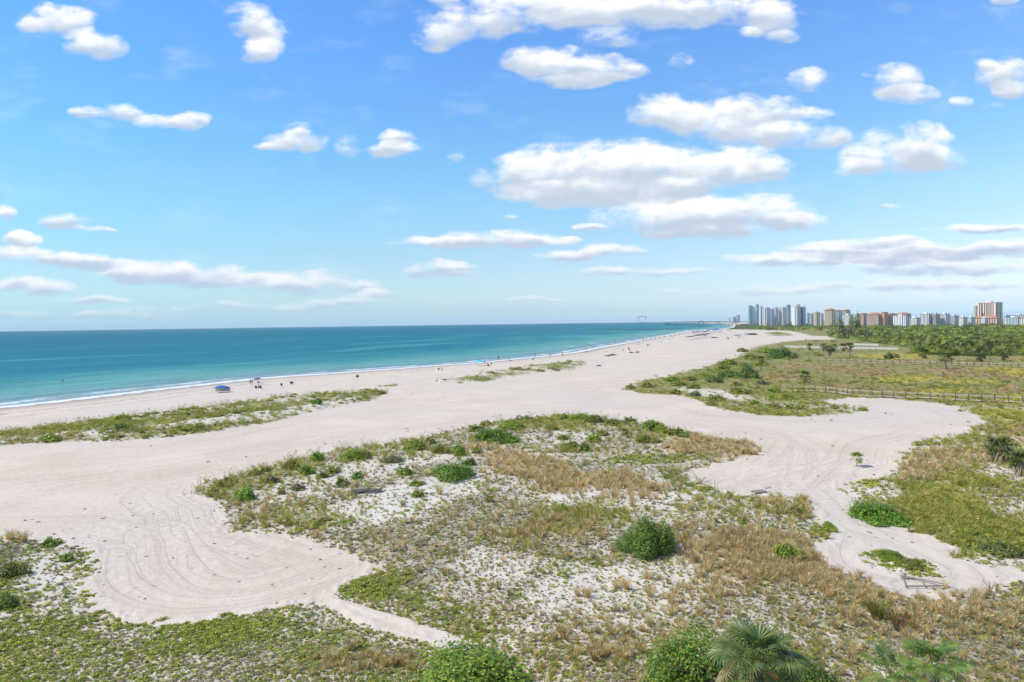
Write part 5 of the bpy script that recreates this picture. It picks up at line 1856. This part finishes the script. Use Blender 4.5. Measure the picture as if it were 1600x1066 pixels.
for px, w_, h_ in ((1044, 12, 5.5), (1096, 19, 8.0), (1123, 12, 5.5)):
    xx = (px - 1040) / F * PD
    mb = MB()
    for a in (-w_ / 2, w_ / 2 - .5):
        for b in (-2, 6):
            mb.box(xx + a, b, 4.6, xx + a + .8, b + .8, 5.6 + h_)
    mb.obj('shelter_frame', M_PIER, t)
    mb = MB()
    z = 5.6 + h_ + .003
    mb.face_set([(xx - w_ / 2 - 1, -3, z), (xx + w_ / 2 + 1, -3, z), (xx + w_ / 2 + 1, 7.5, z), (xx - w_ / 2 - 1, 7.5, z), (xx - w_ / 5, 2.2, z + 2.6), (xx + w_ / 5, 2.2, z + 2.6)], [(0, 1, 5, 4), (1, 2, 5), (2, 3, 4, 5), (3, 0, 4), (3, 2, 1, 0)])
    mb.obj('shelter_roof', M_PIER, t)
M_ROCK = plain('jetty rock', (.11, .105, .10), .95, .3, .6)
t = thing('rock_jetty', 'dark line of rocks running out from the beach into the sea', 'jetty', (*[float(q) for q in at(948, 515.9, SEA_Z)], SEA_Z))
jx, jy = at([948, 1066], [515.9, 514.6], SEA_Z)
mb = MB()
rj = random.Random(6)
nst = 150
for k in range(nst):
    f = k / (nst - 1)
    cx, cy = (jx[1] - jx[0]) * f + rj.uniform(-.5, .5), (jy[1] - jy[0]) * f + rj.uniform(-2, 2)
    r_ = rj.uniform(1.1, 2.1) * (1 if rj.random() < .9 else .4)
    pts = []
    for (a, b, c) in ((-1, -1, -.7), (1, -1, -.7), (1, 1, -.7), (-1, 1, -.7), (-.7, -.6, .75), (.6, -.7, .9), (.7, .6, .7), (-.6, .7, .85)):
        pts.append((cx + a * r_ * rj.uniform(.8, 1.2), cy + b * r_ * rj.uniform(.8, 1.2), c * r_ * rj.uniform(.7, 1.1) * .8))
    mb.face_set(pts, [(3, 2, 1, 0), (4, 5, 6, 7), (0, 1, 5, 4), (1, 2, 6, 5), (2, 3, 7, 6), (3, 0, 4, 7)])
st = mb.obj('stone', M_ROCK, t)
st['kind'] = 'stuff'
jx2, jy2 = at([1080, 1150], [510.6, 510.8], SEA_Z)
mb = MB()
for k in range(60):
    f = k / 59
    cx, cy = (jx2[1] - jx2[0]) * f, rj.uniform(-1.5, 1.5)
    r_ = rj.uniform(1.2, 2.0)
    pts = [(cx + a * r_, cy + b * r_, c * r_ * rj.uniform(.6, 1)) for (a, b, c) in ((-1, -1, -.7), (1, -1, -.7), (1, 1, -.7), (-1, 1, -.7), (-.7, -.6, .75), (.6, -.7, .9), (.7, .6, .7), (-.6, .7, .85))]
    mb.face_set(pts, [(3, 2, 1, 0), (4, 5, 6, 7), (0, 1, 5, 4), (1, 2, 6, 5), (2, 3, 7, 6), (3, 0, 4, 7)])
t = thing('rock_jetty', 'farther short rock jetty below the pier', 'jetty', (float(jx2[0]), float(jy2[0]), SEA_Z))
st = mb.obj('stone', M_ROCK, t)
st['kind'] = 'stuff'

# parasail over the sea
a_, b_2 = (1003 - CX) / F, (CY - 497.4) / F
dv = Vector(Fv + Rv * a_ + Uv * b_2)
kp = Vector((0, 0, H)) + dv * (900 / dv.y)
t = thing('parasail', 'small dark red parasail hanging over the horizon above the sea', 'parasail', kp)
t.scale = (1.5, 1.5, 1.5)
M_KITE = plain('parasail cloth', (.12, .03, .05), .7, .2, .5)
V_, F_ = [], []
for i in range(9):
    a = PI * i / 8
    for j in range(3):
        V_.append((-4.0 * math.cos(a), (j - 1) * 1.6, 1.6 * math.sin(a) ** .7 + .2 * (j == 1)))
for i in range(8):
    for j in range(2):
        q = i * 3 + j
        F_.append((q, q + 3, q + 4, q + 1))
ks = put('canopy', mesh('canopy', V_, F_, True), M_KITE, t)
sd2 = ks.modifiers.new('thickness', 'SOLIDIFY')
sd2.thickness = .12
mb = MB()
for i in (0, 2, 4, 6, 8):
    a = PI * i / 8
    mb.tube([(-4.0 * math.cos(a), 0, 1.6 * math.sin(a) ** .7), (0, 0, -6)], .04, 4)
mb.obj('line', M_KITE, t)

# ------------------------------------------------------------------ people on the beach
SKIN = plain('skin', (.42, .25, .17), .6, .1, 5)
HAIR = plain('hair', (.05, .035, .025), .7, .1, 5)
CLOTHS = [plain('cloth', c, .85, .1, 6) for c in ((.03, .04, .10), (.45, .04, .05), (.02, .02, .025), (.06, .20, .35), (.55, .52, .48), (.40, .10, .22))]


def skinned(name, V, E, R_):
    """one continuous body grown round a skeleton"""
    me = bpy.data.meshes.new(name)
    me.from_pydata(V, E, [])
    o = bpy.data.objects.new(name, me)
    COL.objects.link(o)
    m = o.modifiers.new('skin', 'SKIN')
    m.use_smooth_shade = True
    sv = me.skin_vertices[0].data
    for i, r_ in enumerate(R_):
        sv[i].radius = (r_, r_ * .9)
        sv[i].use_root = i == 0
    s = o.modifiers.new('smooth', 'SUBSURF')
    s.levels = s.render_levels = 1
    dg = bpy.context.evaluated_depsgraph_get()
    out = bpy.data.meshes.new_from_object(o.evaluated_get(dg))
    out.name = name
    bpy.data.objects.remove(o)
    return out


def skeleton(pose):
    if pose == 'stand':
        J = dict(pelvis=(0, 0, .93), belly=(0, 0, 1.12), chest=(0, 0, 1.32), neck=(0, 0, 1.48), head=(0, .02, 1.60), crown=(0, .01, 1.72),
                 sl=(-.17, 0, 1.41), el=(-.24, .03, 1.12), wl=(-.25, -.05, .88), hl=(-.25, -.07, .78), sr=(.17, 0, 1.41), er=(.25, .04, 1.13), wr=(.24, -.10, .92), hr=(.23, -.14, .83),
                 tl=(-.10, 0, .88), kl=(-.12, -.04, .48), al=(-.13, .02, .08), fl=(-.14, -.14, .04), tr=(.10, 0, .88), kr=(.13, -.10, .50), ar=(.14, .05, .09), fr=(.15, -.10, .04))
    else:
        J = dict(pelvis=(0, 0, .34), belly=(0, .06, .52), chest=(0, .14, .72), neck=(0, .17, .88), head=(0, .16, 1.0), crown=(0, .17, 1.12),
                 sl=(-.17, .15, .81), el=(-.26, .06, .56), wl=(-.24, -.16, .46), hl=(-.23, -.25, .45), sr=(.17, .15, .81), er=(.26, .06, .56), wr=(.24, -.16, .46), hr=(.23, -.25, .45),
                 tl=(-.10, -.04, .34), kl=(-.13, -.44, .46), al=(-.13, -.72, .12), fl=(-.13, -.86, .05), tr=(.10, -.04, .34), kr=(.13, -.44, .50), ar=(.13, -.68, .10), fr=(.13, -.82, .05))
    rad = dict(pelvis=.14, belly=.125, chest=.145, neck=.055, head=.095, crown=.075, sl=.06, sr=.06, el=.042, er=.042, wl=.03, wr=.03, hl=.035, hr=.035, tl=.085, tr=.085, kl=.058, kr=.058, al=.04, ar=.04, fl=.035, fr=.035)
    names = list(J)
    E = [('pelvis', 'belly'), ('belly', 'chest'), ('chest', 'neck'), ('neck', 'head'), ('head', 'crown'), ('chest', 'sl'), ('sl', 'el'), ('el', 'wl'), ('wl', 'hl'), ('chest', 'sr'), ('sr', 'er'), ('er', 'wr'), ('wr', 'hr'),
         ('pelvis', 'tl'), ('tl', 'kl'), ('kl', 'al'), ('al', 'fl'), ('pelvis', 'tr'), ('tr', 'kr'), ('kr', 'ar'), ('ar', 'fr')]
    return [J[n] for n in names], [(names.index(a), names.index(b)) for a, b in E], [rad[n] for n in names], J


BODY = {}
for pose in ('stand', 'sit'):
    V_, E_, R_, J = skeleton(pose)
    bm_ = skinned('body', V_, E_, R_)
    bm_.materials.append(SKIN)
    hc = Vector(J['crown'])
    hb = MB()
    hb.tube([hc + Vector((0, .03, -.15)), hc + Vector((0, .02, -.05)), hc + Vector((0, .01, .03)), hc + Vector((0, .01, .075))], [.105, .112, .095, .03], 9)
    hm = hb.mesh('hair', True)
    hm.materials.append(HAIR)
    cb = MB()
    p = Vector(J['pelvis'])
    if pose == 'stand':
        cb.tube([p + Vector((0, 0, .12)), p + Vector((0, 0, .0)), p + Vector((0, 0, -.12))], [.165, .178, .19], 10)
        cb.tube([Vector(J['tl']) + Vector((0, 0, -.02)), Vector(J['tl']) * .5 + Vector(J['kl']) * .5], [.115, .10], 8)
        cb.tube([Vector(J['tr']) + Vector((0, 0, -.02)), Vector(J['tr']) * .5 + Vector(J['kr']) * .5], [.115, .10], 8)
    else:
        cb.tube([p + Vector((0, .04, .14)), p, p + Vector((0, -.05, -.08))], [.165, .18, .16], 10)
        cb.tube([Vector(J['tl']), Vector(J['tl']) * .5 + Vector(J['kl']) * .5], [.115, .10], 8)
        cb.tube([Vector(J['tr']), Vector(J['tr']) * .5 + Vector(J['kr']) * .5], [.115, .10], 8)
    shirts = cb
    tb = MB()
    c_, b2 = Vector(J['chest']), Vector(J['belly'])
    tb.tube([b2 + Vector((0, 0, -.04)), b2 * .4 + c_ * .6, c_ + Vector((0, 0, .09)), c_ + Vector((0, 0, .13))], [.15, .172, .165, .10], 10)
    BODY[pose] = (bm_, hm, shirts.mesh('swim_shorts', True), tb.mesh('shirt', True))
CMESH = {}
PN = [0]


def person(px, py, pose, label, group=None, shirt=None, shorts=0, z=None, s=1.0, off=(0, 0, 0)):
    x, y = at(px, py, -.3)
    x, y = float(x) + off[0], float(y) + off[1]
    zz = max(float(ground_z(x, y)[0]), SEA_Z - .45) if z is None else z
    PN[0] += 1
    t = thing('person', label, 'person', (x, y, zz + off[2]), (PN[0] * 2.1) % 6.28, group)
    t.scale = (s, s, s)
    bm_, hm, sh, tp = BODY[pose]
    put('body', bm_, None, t)
    put('hair', hm, None, t)
    for nm, me, ci in (('swim_shorts', sh, shorts), ('shirt', tp, shirt)):
        if ci is None:
            continue
        key = (pose, nm, ci)
        if key not in CMESH:
            CMESH[key] = me.copy()
            CMESH[key].materials.append(CLOTHS[ci])
        put(nm, CMESH[key], None, t)
    return t


M_STEEL = plain('umbrella pole', (.5, .5, .5), .4, .05, 3, .5)
UM = {}


def umbrella(px, py, c, label, group=None, r=1.15, h=2.1):
    x, y = at(px, py, -.2)
    x, y = float(x), float(y)
    t = thing('beach_umbrella', label, 'umbrella', (x, y, float(ground_z(x, y)[0])), random.random() * 6, group)
    if c not in UM:
        mb = MB()
        n = 8
        V_, F_ = [], []
        for ring, (q, z) in enumerate(((1.0, 0), (.72, .22), (.38, .36), (.03, .44))):
            for k in range(n):
                V_.append((q * math.cos(2 * PI * k / n), q * math.sin(2 * PI * k / n), z))
        for ring in range(3):
            for k in range(n):
                F_.append((ring * n + k, ring * n + (k + 1) % n, (ring + 1) * n + (k + 1) % n, (ring + 1) * n + k))
        V_ += [(v[0] * .98, v[1] * .98, v[2] - .05) for v in V_]
        F_ += [tuple(i + 4 * n for i in f[::-1]) for f in F_] + [(k, k + 4 * n, (k + 1) % n + 4 * n, (k + 1) % n) for k in range(n)] + [tuple(3 * n + k for k in range(n))]
        me = mesh('canopy', V_, F_)
        me.materials.append(plain('umbrella cloth', c, .8, .08, 3))
        pb = MB()
        pb.tube([(0, 0, -.3), (0, 0, 1.0)], .02, 6)
        pm = pb.mesh('pole')
        pm.materials.append(M_STEEL)
        UM[c] = (me, pm)
    me, pm = UM[c]
    cn = put('canopy', me, None, t)
    cn.location = (0, 0, h - .44)
    cn.scale = (r, r, 1)
    po = put('pole', pm, None, t)
    po.scale = (1, 1, h - .05)
    return t


def tent(px, py, w, hgt, c, trim, label):
    """four legged shade tent with a domed cloth roof"""
    x, y = at(px, py, -.2)
    x, y = float(x), float(y)
    t = thing('shade_tent', label, 'tent', (x, y, float(ground_z(x, y)[0])), .15)
    cm = plain('tent cloth', c, .8, .08, 2)
    V_, F_ = [], []
    n = 6
    for i in range(n + 1):
        for j in range(n + 1):
            u, v = i / n * 2 - 1, j / n * 2 - 1
            V_.append((u * w / 2, v * w * .4, hgt * .55 + hgt * .45 * (1 - u * u * .75) * (1 - v * v * .6)))
    for i in range(n):
        for j in range(n):
            a = i * (n + 1) + j
            F_.append((a, a + n + 1, a + n + 2, a + 1))
    o = put('roof', mesh('roof', V_, F_, True), cm, t)
    so_ = o.modifiers.new('thickness', 'SOLIDIFY')
    so_.thickness = .04
    mb = MB()
    for a, b in ((-1, -1), (1, -1), (1, 1), (-1, 1)):
        mb2 = MB()
        mb2.tube([(a * w / 2, b * w * .4, -.1), (a * w / 2 * .98, b * w * .39, hgt * .6)], .03, 6)
        mb2.obj('leg', M_STEEL, t)
    if trim:
        mb.box(-w / 2, w * .385, hgt * .08, w / 2, w * .40, hgt * .60)
        mb.obj('back_panel', plain('tent panel', trim, .85, .06, 2), t)
    return t


def chair(px, py, ci, label, group=None, off=0.0):
    x, y = at(px, py, -.2)
    x, y = float(x) + off, float(y)
    t = thing('beach_chair', label, 'chair', (x, y, float(ground_z(x, y)[0])), .4, group)
    key = ('chair', ci)
    if key not in CMESH:
        a, b, c = MB(), MB(), MB()
        a.box(-.28, -.30, .27, .28, .22, .31)
        b.face_set([(-.28, .20, .30), (.28, .20, .30), (.28, .52, .92), (-.28, .52, .92), (-.28, .25, .28), (.28, .25, .28), (.28, .57, .90), (-.28, .57, .90)], [(0, 1, 2, 3), (7, 6, 5, 4), (0, 4, 5, 1), (2, 6, 7, 3), (1, 5, 6, 2), (3, 7, 4, 0)])
        for s in (-.27, .27):
            c.beam((s, -.30, 0), (s, .30, .30), .03)
            c.beam((s, .34, 0), (s, -.28, .29), .03)
        ms = []
        for nm, q, m_ in (('seat', a, CLOTHS[ci]), ('backrest', b, CLOTHS[ci]), ('frame', c, M_STEEL)):
            me = q.mesh(nm)
            me.materials.append(m_)
            ms.append(me)
        CMESH[key] = ms
    for me in CMESH[key]:
        put(me.name.split('.')[0], me, None, t)
    return t


tent(346, 614, 3.9, 2.0, (.05, .17, .42), (.62, .62, .62), 'blue domed shade tent near the waterline on the left beach')
tent(750, 571.5, 4.8, 2.4, (.06, .52, .58), None, 'bright turquoise shade tent at the waterline beyond the dune strip')
person(762, 573, 'stand', 'person in a red shirt standing right of the turquoise tent', shirt=1, shorts=1)
person(767.5, 573, 'stand', 'person in dark clothes beside the one in red', shirt=2, shorts=2)
chair(764, 573.6, 2, 'dark beach chair between the two people by the turquoise tent')
person(391, 601.5, 'stand', 'person at the water edge left of the beach umbrella', shirt=None, shorts=2)
person(394, 602, 'stand', 'second person at the water edge left of the beach umbrella', shirt=2, shorts=0)
umbrella(402, 600, (.10, .10, .13), 'small dark beach umbrella at the water edge')
person(404, 609, 'sit', 'person sitting low beside the navy umbrella group', shirt=0, shorts=0, z=None)
chair(400, 609, 0, 'navy beach chair left in the seated group')
chair(407.5, 609, 2, 'black beach chair right in the seated group')
umbrella(404, 608.5, (.16, .15, .22), 'folded looking slim umbrella over the seated group', None, .5, 2.2)
chair(440, 605, 0, 'lone navy beach chair right of the seated group')
chair(455, 602, 2, 'black beach chair near the waterline')
chair(457.5, 602, 5, 'pink beach chair next to the black one')
chair(558, 591.5, 2, 'black beach chair of the pair on the empty beach')
person(560, 591.5, 'sit', 'person sitting on the sand beside the black beach chair', shirt=0, shorts=2)
chair(686, 579.5, 2, 'black chair of the pair at the waterline left of the turquoise tent')
person(690, 579.5, 'sit', 'person lounging at the waterline left of the turquoise tent', shirt=None, shorts=1)
person(98, 595, 'stand', 'lone swimmer standing far out in the sea on the left', shirt=None, shorts=2, z=SEA_Z - .95)
BG = 'people along the far waterline'
BL = 'person standing at the far waterline'
for px, py, pose in ((779, 561, 'stand'), (797, 565, 'sit'), (833, 563, 'sit'), (836, 557, 'stand'), (860, 557.5, 'stand'), (879, 557.5, 'stand'), (916, 551.5, 'sit'), (962, 537, 'stand'), (974, 549, 'sit'), (982, 548, 'stand'), (983.5, 549, 'sit'), (998, 540, 'stand'), (1033, 536, 'sit'), (1005, 534, 'stand'), (1010, 532, 'stand'), (1017, 531, 'stand'), (1024, 530.5, 'stand'), (1031, 529.5, 'stand'), (1038, 528, 'stand'), (1047, 526.5, 'stand'), (1055, 526, 'stand'), (1062, 524, 'stand'), (1068, 523, 'stand'), (1075, 521.5, 'stand'), (1050, 529, 'stand'), (1082, 519, 'stand'), (1125, 522, 'stand'), (1136, 531, 'stand'), (1138, 532, 'stand'), (1143, 530, 'stand'), (1150, 527, 'stand'), (1155, 529, 'stand'), (1163, 526, 'stand'), (1128, 518.5, 'stand'), (1140, 520, 'stand'), (1133, 524, 'stand'), (1259, 535, 'stand')):
    person(px, py, pose, BL if pose == 'stand' else 'person sitting on the sand of the far beach', BG if pose == 'stand' else 'people sitting on the far beach', random.choice((None, 0, 1, 2, 3, 4, 5)), random.choice((0, 1, 2, 3)), s=1.3 if py > 535 else 1.6)
person(1012, 542, 'sit', 'person sitting under the dark umbrella on the far beach', shirt=2, shorts=2)
umbrella(1013, 542.5, (.08, .08, .10), 'dark beach umbrella alone on the far beach')
umbrella(1045, 533, (.07, .09, .16), 'dark blue beach umbrella at the near end of the crowd')
ru = random.Random(4)
UC = {'blue': (.03, .09, .32), 'navy': (.02, .035, .10), 'red': (.48, .10, .07), 'white': (.70, .70, .72), 'pale blue': (.30, .48, .66)}
for nm, k in (('blue', 22), ('navy', 16), ('red', 6), ('white', 8), ('pale blue', 9)):
    for _ in range(k):
        f = ru.random()
        umbrella(1084 + 40 * f + ru.uniform(-3, 3), 524.5 - 6.0 * f + ru.uniform(-1.8, 1.8), UC[nm], '%s beach umbrella in the crowded part of the beach' % nm, '%s umbrellas on the crowded beach' % nm, 3.2, 3.8)
for k in range(15):
    f = k / 14
    umbrella(1074 + 34 * f, 532 - 6.0 * f, UC['navy'], 'navy umbrella in the straight row on the sand', 'straight row of navy umbrellas', 2.9, 3.4)
for px, py, c in ((1149, 528.5, 'red'), (1152, 529, 'navy'), (1156, 528, 'navy'), (1160, 527.5, 'pale blue'), (1137, 520.5, 'red'), (1142, 520, 'red'), (1165, 525, 'navy'), (1170, 524, 'pale blue'), (1101, 529.5, 'navy')):
    umbrella(px, py, UC[c], '%s umbrella scattered landward of the crowd' % c, '%s umbrellas landward of the crowd' % c, 2.6, 3.2)
# low weed mounds far up the beach
for px, py, w_, h_, lab in ((957, 555.5, 14, 2.6, 'low dark weed mound on the far beach'), (949, 556.6, 10, 1.6, 'thin weed patch left of the dark mound'), (986, 551.6, 8, 2, 'small weed mound nearer the far waterline'), (996, 551, 8, 2, 'second small weed mound nearer the far waterline'), (1176, 523.4, 16, 3.2, 'green scrub mound on the sand before the grey slab towers'), (936, 572, 9, 2, 'dark weed scrap beyond the tip of the middle dune strip'), (1116, 528, 12, 1.6, 'long weed patch behind the row of navy umbrellas')):
    shrub(px, py, w_, h_, 'small', (.13, .13, .05), lab, 'weed_mound', None, False, 'weed mound')

# ------------------------------------------------------------------ the air
def build_haze():
    m = bpy.data.materials.new('haze air')
    m.use_nodes = True
    nt = m.node_tree
    nt.nodes.clear()
    o_ = nt.nodes.new('ShaderNodeOutputMaterial')
    pv = nt.nodes.new('ShaderNodeVolumePrincipled')
    pv.inputs['Color'].default_value = (.80, .90, 1.0, 1)
    pv.inputs['Density'].default_value = HAZE
    pv.inputs['Anisotropy'].default_value = 0.0
    nt.links.new(pv.outputs[0], o_.inputs['Volume'])
    mb = MB()
    mb.box(-19000, -19000, -6, 19000, 19000, 96)
    o = put('haze', mb.mesh('haze'), m)
    tag(o, kind='stuff')


HAZE = 4e-5
if HAZE > 0:
    build_haze()
